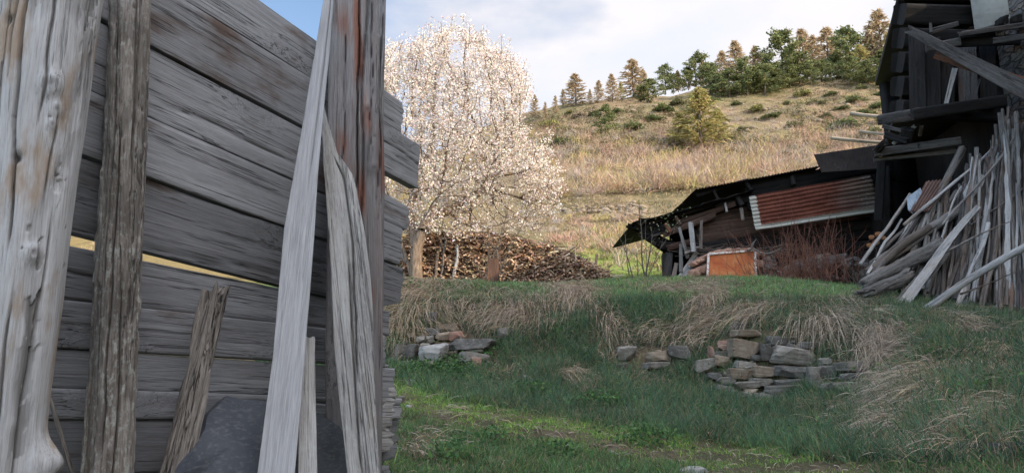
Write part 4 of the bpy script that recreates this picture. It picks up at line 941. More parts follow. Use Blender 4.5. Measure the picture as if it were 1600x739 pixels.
# ------------------------------------------------------------------ heap of poles leaning on the barn
GP = 'poles heaped against the barn'
def pole(p0, p1, w0, w1, mat, seed, label, cat='pole', shape='round', name='pole', **kw):
    kw.setdefault('nl', 46); kw.setdefault('nr', 16); kw.setdefault('amp', .006); kw.setdefault('cracks', 4); kw.setdefault('crack_d', .012); kw.setdefault('crack_w', .016); kw.setdefault('bend', .05)
    o = px_stick(name, p0, p1, w0, w1, mat, shape=shape, seed=seed, **kw)
    return tag(o, label, cat, GP)
NAMED = [  # bottom, top, width bottom/top, material, shape, label
    ((1440, 487, 8.85), (1640, 366, 8.3), 13, 15, M_polepale, 'round', 'long pale grey pole lying slantwise across the front of the heap', {}),
    ((1500, 460, 8.75), (1640, 412, 8.4), 3, 3, M_polebrown, 'round', 'thin dark rod just under the long slanting pale pole', {}),
    ((1408, 480, 9.2), (1528, 324, 10.6), 19, 9, M_polepale, 'square', 'pale flat board, brightest in the heap, standing out left of centre', dict(th=.05)),
    ((1404, 478, 9.35), (1486, 384, 10.2), 22, 14, M_pole, 'square', 'wide grey board lying beneath the brightest flat board', dict(th=.05)),
    ((1340, 450, 9.7), (1478, 381, 10.3), 20, 30, M_pole, 'round', 'thick splintered grey trunk low on the left side of the heap', dict(cracks=14, jag0=.15, jag1=.15, nr=36, lump=.03)),
    ((1338, 464, 9.4), (1424, 428, 9.8), 20, 24, M_pole, 'round', 'lowest splintered log at the left foot of the heap', dict(cracks=14, jag0=.15, jag1=.1, nr=36, lump=.03)),
    ((1366, 414, 10.3), (1508, 322, 11.1), 20, 17, M_pole, 'round', 'long grey trunk just above the thick splintered one', dict(cracks=8, nr=28)),
    ((1356, 428, 10.1), (1452, 356, 10.7), 17, 13, M_polebrown, 'round', 'dark brown trunk between two grey ones on the left of the heap', dict(cracks=8, nr=24)),
    ((1344, 414, 10.6), (1422, 304, 11.4), 7, 6, M_pole, 'round', 'leftmost thin pole rising steeply from the red shrub', {}),
    ((1372, 398, 10.7), (1454, 312, 11.4), 6, 5, M_pole, 'round', 'thin pole second from the left edge of the heap', {}),
    ((1430, 372, 10.9), (1504, 232, 11.8), 10, 14, M_pole, 'round', 'stout pole with a blunt top reaching up into the dark opening', dict(jag1=.02)),
    ((1412, 352, 10.9), (1552, 232, 11.5), 6, 5, M_polepale, 'round', 'long thin pale pole ending in a knob near the lintel', {}),
    ((1472, 352, 10.6), (1586, 214, 11.2), 4, 4, M_pole, 'round', 'thinnest stick sticking up farthest to the right above the heap', {}),
    ((1462, 402, 10.2), (1514, 330, 10.7), 11, 8, M_polebrown, 'round', 'short brown split pole in the middle of the heap', {}),
    ((1530, 500, 9.3), (1560, 330, 10.8), 10, 8, M_polebrown, 'round', 'brown pole with a torn orange patch right of centre', dict(cracks=8)),
    ((1490, 490, 9.3), (1544, 350, 10.4), 9, 8, M_polepale, 'round', 'pale pole standing just left of the torn brown pole', {}),
    ((1553, 420, 10.3), (1566, 263, 11.3), 9, 9, M_polepale, 'square', 'upright pale plank edge near the right wall', dict(th=.05)),
    ((1580, 504, 9.9), (1577, 290, 11.2), 17, 14, M_polebrown, 'square', 'wide brown upright plank beside the stone wall', dict(th=.05)),
    ((1516, 352, 10.5), (1640, 270, 10.9), 4, 4, M_pole, 'round', 'thin crooked stick crossing the upright poles', dict(bend=.1)),
    ((1468, 398, 10.0), (1578, 347, 10.2), 4, 3, M_pole, 'round', 'thin level stick crossing the middle of the heap', dict(bend=.08)),
]
for k, (a, b, w0, w1, m, sh, lab, kw) in enumerate(NAMED): pole(a, b, w0, w1, m, 600 + k, lab, shape=sh, **kw)
rs = np.random.RandomState(11)
BANDS = ['on the left slope', 'in the middle', 'on the right, almost upright,']
for k in range(252):
    q = rs.rand() if k < 165 else .55 + .45 * rs.rand()
    bx = 1352 + q * 250 + rs.normal() * 8; by = 446 + 62 * q ** .8 - rs.rand() * 26
    tx = 1436 + q * 156 + rs.normal() * 13; ty = 322 - 148 * q ** 1.3 + rs.rand() * 70 * (1 - .3 * q)
    Yb = 9.95 + rs.rand() * .6 - .35 * q; Yt = 11.2 + rs.rand() * .6
    w = rs.choice([4, 5, 6, 7, 9, 11], p=[.18, .22, .22, .18, .12, .08])
    m = [M_pole, M_polebrown, M_polepale, M_beam][rs.choice(4, p=[.46, .2, .1, .24])]
    nm = {'grey_pole': 'grey', 'brown_pole': 'brown', 'pale_pole': 'pale', 'old_beam': 'dark'}[m.name]
    sz = 'thin' if w < 6 else 'medium' if w < 9 else 'thick'
    band = BANDS[0 if q < .38 else 1 if q < .72 else 2]
    w = w * .98
    pole((bx, by, Yb), (tx, ty, Yt), w, w * .8, m, 640 + k, f'{sz} {nm} weathered pole {band} of the pole heap', shape='round' if rs.rand() < .65 else 'square', nl=34, nr=14 if w < 8.5 else 28, cracks=3 if w < 8.5 else 10, lump=.0 if w < 8.5 else .02, bend=.05 + .06 * rs.rand(), jag1=.0 if k % 3 else .06)
for k in range(18):                                   # tall poles against the stone wall
    bx = 1545 + rs.rand() * 62; tx = 1552 + rs.rand() * 40; w = rs.choice([6, 8, 10])
    pole((bx, 506, 10.3 + rs.rand() * .4), (tx, 168 + rs.rand() * 50, 11.6 + rs.rand() * .3), w, w * .8, [M_pole, M_polebrown, M_beam][k % 3], 960 + k, f'tall {["grey", "brown", "dark"][k % 3]} pole reaching up the stone wall to the loft', nl=36, nr=14, cracks=3)
o = slab('sheet', [P(1418, 308, 11.2), P(1438, 294, 11.35), P(1441, 300, 11.3), P(1427, 334, 11.05), P(1420, 328, 11.05)], .02, M_slate, 7, .004); M_bl = sheet_mat('blue_grey_sheet', rust=(.22, .27, .32), rust2=(.3, .36, .42), metal=(.4, .44, .48), amount=.7); o.data.materials[0] = M_bl
tag(o, 'small blue-grey metal sheet wedged at the top left of the pole heap', 'metal sheet')
o = corrugated('corrugated_sheet', P(1447, 284, 11.5), P(1488, 280, 11.5), P(1452, 330, 11.0), P(1421, 332, 11.0), 7, .015, M_oldrust, 'v', .003, None, 8, .01, nv=10)
tag(o, 'brown rusted corrugated sheet lying under the poles at the top of the heap', 'metal sheet')
o = slab('sheet', [P(1506, 300, 10.95), P(1516, 280, 11.1), P(1532, 272, 11.15), P(1542, 277, 11.1), P(1535, 292, 11.0), P(1522, 308, 10.9), P(1508, 312, 10.9)], .03, M_bl, 8, .004)
o.data.materials[0] = sheet_mat('dull_grey_sheet', rust=(.25, .25, .245), rust2=(.33, .33, .32), metal=(.4, .4, .39), amount=.7); tag(o, 'rounded dull grey plate stuck among the poles high in the heap', 'metal sheet')

# ------------------------------------------------------------------ stones
def stone_mat(name, c0, c1, c2, lich=0.25):
    M = NT(name); pos = M.n('ShaderNodeTexCoord').outputs['Object']; rnd = M.n('ShaderNodeObjectInfo').outputs['Random']
    cv = M.n('ShaderNodeCombineXYZ'); o_ = M.math('MULTIPLY', rnd, 23.0); M.set(cv.inputs[0], o_); M.set(cv.inputs[2], o_)
    va = M.n('ShaderNodeVectorMath', operation='ADD'); M.set(va.inputs[0], pos); M.set(va.inputs[1], cv.outputs[0]); p = va.outputs[0]
    n = M.noise(p, 7, 5, 0.65); n2 = M.noise(p, 60, 4, 0.7); n3 = M.noise(M.mapping(p, (1, 1, 4)), 9, 5, 0.65, .4)
    c = M.ramp(n, [(0.3, c0), (0.5, c1), (0.7, c2)])
    c = M.mix(M.ramp(n3, [(0.28, .3), (0.5, 0)]), c, tuple(x * .5 for x in c0))
    c = M.mix(M.math('MULTIPLY', M.ramp(M.noise(p, 24, 4, .7), [(.58, 0), (.64, 1)]), lich), c, (.34, .34, .3))
    h = M.n('ShaderNodeHueSaturation'); M.set(h.inputs['Color'], c); M.set(h.inputs['Value'], M.math('MULTIPLY_ADD', rnd, .4, .8))
    return M.done(M.bsdf(h.outputs[0], .9, .15, M.bump(M.math('ADD', M.math('ADD', n, M.math('MULTIPLY', n3, .6)), M.math('MULTIPLY', n2, .3)), .7, .02)))
SM = dict(g=stone_mat('grey_stone', (.105, .092, .074), (.172, .154, .128), (.245, .222, .188)), d=stone_mat('dark_stone', (.05, .046, .041), (.09, .083, .073), (.14, .13, .116)),
          t=stone_mat('tan_stone', (.13, .095, .066), (.205, .16, .115), (.27, .225, .175)), r=stone_mat('reddish_stone', (.17, .09, .062), (.25, .145, .105), (.3, .22, .18)), p=stone_mat('pale_stone', (.17, .16, .145), (.26, .25, .23), (.34, .33, .305)))
CL, CM, CR, CPATH = 'stones tumbled from the bank on the left', 'stones of the low wall in mid bank', 'stones of the dry wall on the right', 'stones lying in the grass'
STONES = [  # px, py, w, h, kind, boxy, label, group
    (701, 513, 38, 15, 't', .5, 'flat brown stone topmost in the left tumbled heap', CL), (677, 520, 25, 13, 'd', .5, 'dark flat stone left of the flat brown top stone', CL), (691, 526, 24, 14, 't', .3, 'mottled tan stone in the middle of the left heap', CL),
    (713, 525, 28, 16, 'r', .3, 'pinkish stone with a peaked top in the left heap', CL), (672, 531, 17, 13, 'g', .3, 'small grey stone above the big pale block', CL), (658, 531, 16, 14, 'g', .3, 'small rounded grey stone at the upper left of the left heap', CL),
    (625, 549, 21, 24, 'g', .4, 'leftmost upright grey stone of the left heap', CL), (641, 551, 30, 28, 'd', .5, 'dark tilted stone left of the big pale block', CL), (676, 552, 50, 31, 'p', .5, 'big pale grey block in the left heap', CL), (664, 543, 20, 14, 'g', .3, 'small grey stone sitting on the big pale block', CL),
    (738, 538, 78, 21, 'd', .8, 'long dark slab capping the right end of the left heap', CL), (742, 548, 30, 9, 'g', .6, 'thin lens-shaped stone pinched under the long dark slab', CL), (743, 558, 58, 18, 'g', .9, 'squared grey block under the long dark slab', CL), (746, 568, 20, 19, 'r', .4, 'rust-red stone in front of the squared grey block', CL),
    (744, 582, 15, 8, 'g', .6, 'small flat stone below the rust-red stone', CL), (665, 571, 15, 9, 'p', .5, 'small pale stone below the big pale block', CL), (635, 568, 16, 8, 'g', .6, 'small flat grey stone low in the left heap', CL), (617, 560, 16, 9, 'g', .6, 'flat stone at the far left foot of the left heap', CL),
    (786, 521, 17, 17, 'g', .3, 'single grey stone peeping from dry grass right of the left heap', CL), (673, 499, 22, 24, 'd', .3, 'dark brown lump in the dry grass above the left heap', CL),
    (643, 598, 16, 10, 'p', .4, 'pale stone in the grass just below the left heap', CPATH), (626, 626, 15, 14, 'g', .4, 'bluish stone beside the board ends', CPATH), (638, 636, 12, 6, 'p', .5, 'small pale flat stone right of the bluish one by the board ends', CPATH), (823, 592, 16, 12, 'g', .4, 'grey stone half sunk in grass at the foot of the bank', CPATH),
    (955, 707, 11, 6, 'p', .5, 'tiny pale stone on the worn path', CPATH), (1079, 736, 42, 11, 'p', .6, 'pale flat stone at the very bottom of the picture', CPATH),
    (977, 553, 36, 24, 'g', .5, 'bluish grey stone, leftmost in the low wall of mid bank', CM), (1027, 558, 44, 21, 't', .6, 'long brownish stone second in the low wall of mid bank', CM), (971, 576, 21, 16, 'd', .6, 'dark stone beneath the bluish leftmost stone of the low wall', CM), (1024, 571, 43, 11, 'g', .8, 'thin grey stone beneath the long brownish one', CM), (1060, 551, 36, 26, 'd', .5, 'dark stone under hanging dry grass in mid bank', CM), (1102, 571, 36, 23, 'g', .4, 'rounded grey stone between the low wall and the dry wall', CM),
    (1168, 522, 48, 14, 't', .7, 'flat tan capstone on the dry wall', CR), (1156, 511, 22, 12, 'd', .5, 'dark stone on top of the tan capstone', CR), (1134, 540, 25, 16, 'r', .5, 'reddish stone at the upper left of the dry wall', CR), (1163, 547, 45, 32, 't', .4, 'big rounded brown stone in the upper dry wall', CR), (1130, 554, 23, 13, 'g', .5, 'grey wedge below the reddish stone', CR),
    (1130, 565, 31, 19, 't', .5, 'bright tan stone on the left of the dry wall', CR), (1110, 551, 12, 19, 'r', .4, 'small ochre upright stone at the left end of the dry wall', CR), (1197, 552, 25, 31, 'd', .5, 'dark brown stone between the big brown and big grey stones', CR), (1238, 558, 64, 31, 'g', .5, 'biggest grey stone, slanting, in the dry wall', CR), (1164, 570, 34, 12, 'g', .7, 'flat stone right under the big rounded brown one', CR),
    (1154, 586, 42, 19, 't', .6, 'long tan stone in the middle left of the dry wall', CR), (1192, 581, 38, 19, 't', .7, 'squared brownish stone in the centre of the dry wall', CR), (1238, 582, 67, 19, 'd', .7, 'wide dark grey slab under the biggest grey stone', CR), (1192, 597, 37, 12, 'g', .7, 'thin flat stone below the squared brownish stone', CR), (1236, 598, 53, 13, 'd', .8, 'thin dark slab below the wide dark slab', CR),
    (1136, 595, 32, 12, 'g', .7, 'flat grey stone at the left of the third course from the ground', CR), (1168, 602, 41, 12, 'g', .8, 'thin grey slab under the long tan stone', CR), (1231, 610, 67, 16, 'g', .7, 'long layered grey slab in the lowest course of the dry wall', CR), (1173, 613, 20, 10, 't', .5, 'small tan stone near the ground in the dry wall', CR), (1197, 621, 37, 13, 'd', .7, 'dark half-buried stone at the foot of the dry wall', CR), (1161, 621, 26, 13, 'd', .5, 'dark rounded stone at the left foot of the dry wall', CR),
    (1132, 609, 33, 16, 'd', .7, 'dark block at the lower left corner of the dry wall', CR), (1220, 621, 17, 8, 'g', .5, 'little flat stone under the long layered slab', CR), (1276, 590, 33, 31, 'g', .5, 'tall grey stone at the right end of the main dry wall', CR), (1292, 582, 36, 20, 'd', .5, 'dark stone right of the tall grey one', CR), (1330, 572, 53, 16, 'g', .7, 'grey slab under overhanging straw right of the dry wall', CR),
    (1328, 590, 34, 13, 'd', .6, 'dark stone in the hollow under the grey slab', CR), (1327, 605, 75, 16, 'g', .8, 'long grey stone lowest at the right end of the dry wall', CR), (1288, 566, 18, 14, 'g', .4, 'small grey stone where straw hangs beside the biggest stone', CR), (1213, 533, 34, 14, 'd', .5, 'dark stone hidden under grass above the big brown stone', CR), (1262, 540, 30, 14, 'd', .5, 'dark stone behind the straw above the biggest grey stone', CR),
    (1222, 572, 18, 8, 't', .6, 'small tan chip between the biggest stone and the wide slab', CR), (1115, 588, 22, 12, 'd', .5, 'dark stone at the extreme left of the dry wall', CR), (1180, 560, 18, 10, 'd', .5, 'small dark wedge beside the big rounded brown stone', CR),
]
for k, (px, py, w, h, kd, bx, lab, grp) in enumerate(STONES):
    big = grp in (CR, CM)
    p = G(px, py + h * .3); c = P(px, py, p.y - (.02 if big else .05 if grp == CL else -.03)); sc = c.length / F
    tl = rs.normal() * .06
    if lab.startswith('biggest grey'): tl = -.12
    rock('stone', c, (w * sc * .98, max(.18, w * sc * .7), h * sc * 1.0), SM[kd], 800 + k, rot=rs.normal() * .12, tilt=tl, sub=4, boxy=bx, label=lab, cat='stone', group=grp)
rs = np.random.RandomState(44)
for k in range(70):
    (cx, cy, rx, ry), grp, nm = [((1185, 572, 74, 46), CR, 'small dark filler stone wedged among the stones of the dry wall'), ((690, 548, 62, 26), CL, 'small rubble stone lying among the tumbled stones on the left'), ((1320, 592, 44, 18), CR, 'small dark filler stone wedged among the stones of the dry wall')][0 if k < 40 else 1 if k < 58 else 2]
    px, py = cx + rs.uniform(-1, 1) * rx, cy + rs.uniform(-1, 1) * ry; w = rs.uniform(7, 22); h = rs.uniform(4, 9); p = G(px, py + 2); c = P(px, py, p.y + (.03 if grp == CR else -.02)); sc = c.length / F
    rock('stone', c, (w * sc, .2, h * sc), SM['dgt'[rs.choice(3, p=[.5, .25, .25])]], 2000 + k, rot=rs.normal() * .2, tilt=rs.normal() * .12, sub=3, boxy=.6, label=nm, cat='stone', group=grp)
# fallen grey beam in the grass at the lower right
a, b = G(1500, 705), G(1660, 712)
o = wood('beam', a + Vector((0, 0, -.01)), b + Vector((0, 0, .0)), M_beam, -.05, .05, .1, (0, -1, .3), 'square', nl=60, nr=40, seed=99, amp=.005, cracks=8, jag0=.05); tag(o, 'grey squared beam lying half buried in grass at the lower right corner', 'beam')
# ------------------------------------------------------------------ plant tools
def leafy_mat(name, trans=0.3, rough=0.75, var=0.0):
    M = NT(name)
    a = M.n('ShaderNodeAttribute'); a.attribute_name = 'tint'
    d = M.bsdf(a.outputs['Color'], rough, 0.15)
    t = M.n('ShaderNodeBsdfTranslucent'); M.set(t.inputs['Color'], a.outputs['Color'])
    m = M.n('ShaderNodeMixShader'); m.inputs[0].default_value = trans
    M.set(m.inputs[1], d); M.set(m.inputs[2], t.outputs[0]); return M.done(m.outputs[0])
M_grass = leafy_mat('grass_blade', .35); M_straw = leafy_mat('dry_straw', .2); M_needle = leafy_mat('needle_foliage', .3); M_petal = leafy_mat('blossom_petal', .3, .6); M_twigs = leafy_mat('bare_twig', .05)
def bark_mat(name, c0, c1):
    M = NT(name); pos = M.n('ShaderNodeTexCoord').outputs['Object']; n = M.noise(M.mapping(pos, (1, 1, .25)), 26, 5, .7)
    return M.done(M.bsdf(M.ramp(n, [(.35, c0), (.65, c1)]), .9, .1, M.bump(n, .8, .03)))
M_cherrybark = bark_mat('cherry_bark', (.09, .065, .05), (.3, .23, .17)); M_treebark = bark_mat('conifer_bark', (.07, .055, .045), (.2, .16, .12)); M_redtwig = bark_mat('red_brown_stem', (.15, .065, .045), (.26, .13, .09)); M_greybark = bark_mat('sapling_bark', (.07, .06, .05), (.18, .15, .12))
M_brush = bark_mat('brushwood', (.07, .045, .032), (.24, .15, .095))
def unit(v): return v / (np.linalg.norm(v, axis=-1, keepdims=True) + 1e-9)
def segs(A, B, ra, rb, n=5):
    """prisms for many segments at once"""
    A, B = np.asarray(A, float), np.asarray(B, float); N = len(A); d = unit(B - A)
    h = np.where(np.abs(d[:, 2:3]) > .9, np.array([[1., 0, 0]]), np.array([[0, 0, 1.]])); x = unit(np.cross(d, h)); y = np.cross(d, x)
    a = np.linspace(0, 2 * np.pi, n, endpoint=False); ca, sa = np.cos(a)[None, :, None], np.sin(a)[None, :, None]
    off = x[:, None] * ca + y[:, None] * sa
    ra = np.broadcast_to(np.asarray(ra, float), (N,))[:, None, None]; rb = np.broadcast_to(np.asarray(rb, float), (N,))[:, None, None]
    V = np.concatenate([A[:, None] + off * ra, B[:, None] + off * rb], 1).reshape(-1, 3)
    i = np.arange(n); q = np.stack([i, i + n, (i + 1) % n + n, (i + 1) % n], -1)[None] + (np.arange(N) * 2 * n)[:, None, None]
    return V, q.reshape(-1, 4)[:, ::-1]
def ribbons(base, d0, L, w, grav, rs, nseg=3, side=None):
    """curved strips: base (N,3), start direction d0 (N,3), length, width, droop -> verts, tris, ids"""
    N = len(base); t = np.linspace(0, 1, nseg + 1)
    s = side if side is not None else unit(np.cross(d0, rs.normal(size=(N, 3))))
    L = np.asarray(L)[:, None, None]; g = np.asarray(grav)[:, None, None]
    c = base[:, None] + d0[:, None] * (L * t[None, :, None]) + np.array([0, 0, -1.0]) * (g * L * t[None, :, None] ** 2)
    ww = np.asarray(w)[:, None, None] * (1 - t[None, :, None] ** 1.6 * .999) * .5
    l, r = c - s[:, None] * ww, c + s[:, None] * ww
    V = np.stack([l, r], 2).reshape(-1, 3); k = 2 * (nseg + 1)
    f = []
    for j in range(nseg): f += [(2 * j, 2 * j + 1, 2 * j + 3), (2 * j, 2 * j + 3, 2 * j + 2)]
    f = f[:-1] + []                                         # tip closes to a point
    F_ = (np.array(f)[None] + (np.arange(N) * k)[:, None, None]).reshape(-1, 3)
    return V, F_, np.repeat(np.arange(N), k)
def quads(c, size, rs, flat=0.0, aspect=1.0, up=None):
    N = len(c); n = unit(rs.normal(size=(N, 3)) + (0 if up is None else up)); x = unit(np.cross(n, rs.normal(size=(N, 3)))); y = np.cross(n, x)
    s = np.broadcast_to(np.asarray(size, float), (N,))[:, None] * .5
    x, y = x * s * aspect, y * s
    V = np.stack([c - x - y * .5, c + x * .1 - y, c + x + y * .5, c - x * .1 + y], 1).reshape(-1, 3)
    return V, np.arange(4 * N).reshape(-1, 4), np.repeat(np.arange(N), 4)
def tints(pal, ids, rs, jit=.15):
    pal = np.array(pal); c = pal[rs.randint(0, len(pal), ids)]
    return np.clip(c * (1 + jit * rs.normal(size=(ids, 1))) * (1 + .06 * rs.normal(size=(ids, 3))), .005, 1)

# ------------------------------------------------------------------ grass
STRAW = [(655, 478, 75, 42, 1), (612, 505, 34, 34, .9), (805, 488, 95, 28, 1), (730, 475, 60, 22, .6), (895, 468, 60, 26, .8), (955, 525, 36, 55, .55), (1100, 485, 42, 48, 1), (1045, 520, 70, 26, .5), (1190, 490, 70, 26, .8), (1290, 505, 75, 34, 1), (1372, 545, 46, 52, 1), (1345, 490, 55, 25, .6),
         (1490, 508, 60, 26, .6), (1560, 540, 50, 40, .45), (1440, 600, 100, 55, .85), (1545, 650, 100, 50, .95), (1400, 655, 80, 50, .75), (1480, 690, 90, 34, .7), (1560, 590, 70, 34, .75), (1420, 530, 50, 30, .6), (888, 585, 24, 12, .9), (915, 600, 30, 26, .4), (785, 575, 46, 26, .5), (1030, 450, 50, 12, .35), (640, 530, 40, 40, .6), (1110, 530, 40, 22, .5), (1000, 600, 60, 25, .35), (1080, 650, 90, 22, .25), (760, 600, 60, 22, .3), (1330, 470, 50, 12, .4), (660, 690, 60, 40, .25), (1300, 650, 80, 40, .25)]
BARE = [(845, 680, 60, 13), (945, 700, 48, 12), (1035, 714, 46, 13), (1150, 716, 90, 13), (1260, 730, 100, 11), (700, 652, 40, 9), (660, 700, 40, 22), (1180, 735, 80, 9), (760, 662, 40, 8)]
WALLS = [(695, 548, 78, 42), (1010, 562, 80, 26), (1185, 572, 110, 70), (1310, 590, 76, 34), (650, 562, 50, 24)]
def emask(lst, px, py):
    m = np.zeros_like(px)
    for e in lst:
        q = ((px - e[0]) / e[2]) ** 2 + ((py - e[1]) / e[3]) ** 2
        m = np.maximum(m, (e[4] if len(e) > 4 else 1) * np.exp(-q * 1.25) * (q < 4))
    return m
def scatter(n, r0, r1, a0, a1, rs):
    r = np.sqrt(r0 ** 2 + rs.rand(n) * (r1 ** 2 - r0 ** 2)); a = a0 + rs.rand(n) * (a1 - a0)
    x, y = r * np.sin(a), r * np.cos(a); z = terrain(x, y); return x, y, z
def downhill(x, y):
    e = .25; gx = (terr0(x + e, y) - terr0(x - e, y)) / (2 * e); gy = (terr0(x, y + e) - terr0(x, y - e)) / (2 * e); return -gx, -gy
def path_y(px): return np.interp(px, [560, 620, 700, 800, 900, 1000, 1100, 1200, 1320], [600, 618, 645, 662, 680, 697, 712, 725, 745])
def grass():
    rs = np.random.RandomState(5); V, Fc, C = [], [], []; nv = 0
    for n, r0, r1, wmul in ((190000, 3.4, 7.5, 1), (250000, 7.5, 11, 1.15), (112000, 11, 15, 1.5), (50000, 15, 30, 2.6)):
        x, y, z = scatter(n, r0, r1, math.radians(-23), math.radians(45), rs)
        px, py = project(x, y, z); ok = (px > 400) & (px < 2000) & (py < 900)
        x, y, z, px, py = [v[ok] for v in (x, y, z, px, py)]
        p3 = np.stack([x, y, z], -1)
        st = emask(STRAW, px, py); br = np.clip(1.15 * emask(BARE, px, py), 0, 1)
        clump = fbm(p3 * 2.2, 40, 3); fine = fbm(p3 * 8, 41, 2)
        wall = emask(WALLS, px, py)
        keep = rs.rand(len(x)) < np.clip(1.0 - .72 * st - .95 * br - .9 * (wall > .45) + .35 * clump + .2 * fine, .03, 1)
        x, y, z, px, py, st, clump, fine, p3 = [v[keep] for v in (x, y, z, px, py, st, clump, fine, p3)]
        N = len(x); pd = (py - path_y(px)) ; onpath = np.exp(-((pd - 6 * fine) / 20) ** 4) * (px < 1360)
        top = py < 470; bankside = (pd < -20) & ~top; lawn = pd >= 0
        Lb = np.where(bankside, .19, np.where(top, .11, .105)) * (1 - .6 * onpath) * (.55 + .9 * rs.rand(N)) * (1 + .55 * np.clip(clump + .3 * fine, -.7, .8))
        Lb = np.where(y > 14, Lb * .7, Lb)
        dx, dy = downhill(x, y)
        d = np.stack([rs.normal(size=N) * .42 + .35 * dx * bankside, rs.normal(size=N) * .42 + .35 * dy * bankside, np.ones(N)], -1); d = unit(d)
        w = (.0042 + .0035 * rs.rand(N)) * wmul * np.where(onpath > .5, .9, 1)
        v, f, i = ribbons(p3 - np.array([0, 0, .01]), d, Lb, w, .15 + .5 * rs.rand(N), rs)
        g_b = np.array([.088, .155, .09]); g_l = np.array([.1, .175, .075]); g_p = np.array([.175, .305, .075]); g_t = np.array([.135, .235, .1])
        col = np.where(bankside[:, None], g_b, np.where(top[:, None], g_t, g_l)); col = col * (1 - onpath[:, None]) + g_p * onpath[:, None]
        mead = y > 15; col = np.where(mead[:, None], np.array([.12, .18, .045]), col)
        col = col * (1 + .35 * clump[:, None]) * (1 + .36 * rs.normal(size=(N, 1)))
        dead = rs.rand(N) < (.10 + .25 * st + .06 * (clump < -.1)); col = np.where(dead[:, None], np.array([.3, .235, .15]) * (.7 + .5 * rs.rand(N, 1)), col)
        yel = rs.rand(N) < .2; col = np.where(yel[:, None] & ~dead[:, None], col * np.array([1.7, 1.35, .9]), col)
        V.append(v); Fc.append(f + nv); C.append(np.clip(col, .01, .9)[i]); nv += len(v)
    o = link_mesh('grass', np.concatenate(V), np.concatenate(Fc), M_grass, None, True, np.concatenate(C))
    return tag(o, 'green grass on the bank, the path edges and the lawn', 'grass', None, 'stuff')
grass()
def straw():
    rs = np.random.RandomState(6); n = 420000
    x, y, z = scatter(n, 4.0, 13.5, math.radians(-14), math.radians(39), rs); px, py = project(x, y, z)
    st = emask(STRAW, px, py); p0 = np.stack([x, y, z], -1)
    cl = fbm(p0 * 2.4, 60, 3); wall = emask(WALLS, px, py)
    k = (rs.rand(n) < np.clip(st * (1.0 + 1.3 * cl) * .62 - .05, 0, 1) * (1 - .85 * (wall > .4)) + .012) & (px > 575) & (px < 1680) & (py < 780)
    x, y, z, px, py, st, cl = [v[k] for v in (x, y, z, px, py, st, cl)]; N = len(x)
    dx, dy = downhill(x, y); sl = np.clip(np.hypot(dx, dy), .05, 2)
    ca = 2.2 * fbm(np.stack([x, y, 0 * x], -1) * 1.1, 66, 2)       # tufts comb in different directions
    ex, ey = dx / sl * np.cos(ca * .5) - dy / sl * np.sin(ca * .5), dx / sl * np.sin(ca * .5) + dy / sl * np.cos(ca * .5)
    low = py > 560
    L = (.26 + .5 * rs.rand(N) ** 1.4) * (.55 + .6 * np.clip(st, 0, 1)) * np.where(low, .7, 1)
    d = np.stack([ex * .9 + rs.normal(size=N) * .22, ey * .9 + rs.normal(size=N) * .2, .22 + .4 * rs.rand(N) ** 2], -1); d = unit(d)
    mess = rs.rand(N) < .38; d[mess] = unit(np.stack([rs.normal(size=mess.sum()), rs.normal(size=mess.sum()), .25 * rs.rand(mess.sum()) + .1], -1)); L[mess] *= .45
    g = np.where(st > .3, .5 + .6 * rs.rand(N), .25 + .6 * rs.rand(N))
    v, f, i = ribbons(np.stack([x, y, z + .015], -1), d, L, .0042 + .0045 * rs.rand(N), g, rs, 6)
    pal = np.array([[.40, .32, .24], [.48, .39, .29], [.34, .27, .21], [.47, .36, .2], [.28, .225, .17], [.42, .31, .24], [.17, .125, .085]])
    pick = rs.randint(0, 7, N); col = pal[pick] * (.7 + .55 * rs.rand(N, 1))
    yl = (np.exp(-((px - 640) / 70) ** 2 - ((py - 490) / 60) ** 2))[:, None]; col = col * (1 - yl * .4) + np.array([.5, .38, .24]) * yl * .4
    gr = (np.exp(-((px - 1330) / 110) ** 2))[:, None]; col = col * (1 - gr * .4) + np.array([.4, .35, .28]) * gr * .4
    o = link_mesh('dry_grass', v, f, M_straw, None, True, col[i])
    return tag(o, 'dry pinkish straw hanging over the bank', 'dry grass', None, 'stuff')
straw()
def weeds():
    rs = np.random.RandomState(7); c = []
    for (ex, ey, rx, n) in ((700, 590, .38, 2600), (650, 585, .24, 900), (615, 548, .16, 500), (940, 635, .22, 600), (835, 615, .2, 500), (635, 455, .14, 200), (680, 520, .2, 150), (765, 560, .18, 400), (1010, 690, .22, 400), (760, 700, .2, 260), (880, 720, .2, 260), (1120, 660, .2, 260), (1250, 690, .2, 260), (700, 720, .15, 200), (1350, 610, .2, 260), (1450, 560, .2, 260), (1540, 620, .2, 260), (890, 520, .2, 260), (1000, 490, .2, 240)):
        g0 = G(ex, ey); x = g0.x + rs.normal(size=n) * rx * .7; y = g0.y + rs.normal(size=n) * rx * .6; c.append(np.stack([x, y, terrain(x, y) + rs.rand(n) ** 1.3 * .15], -1))
    c = np.concatenate(c); v, f, i = quads(c, .018 + .03 * rs.rand(len(c)), rs, aspect=.7, up=np.array([0, -.3, .8]))
    o = link_mesh('weeds', v, f, M_grass, None, False, tints([(.07, .14, .05), (.1, .18, .055), (.05, .1, .04)], len(c), rs, .2)[i])
    tag(o, 'low leafy green weeds round the fallen stones', 'weeds', None, 'stuff')
weeds()

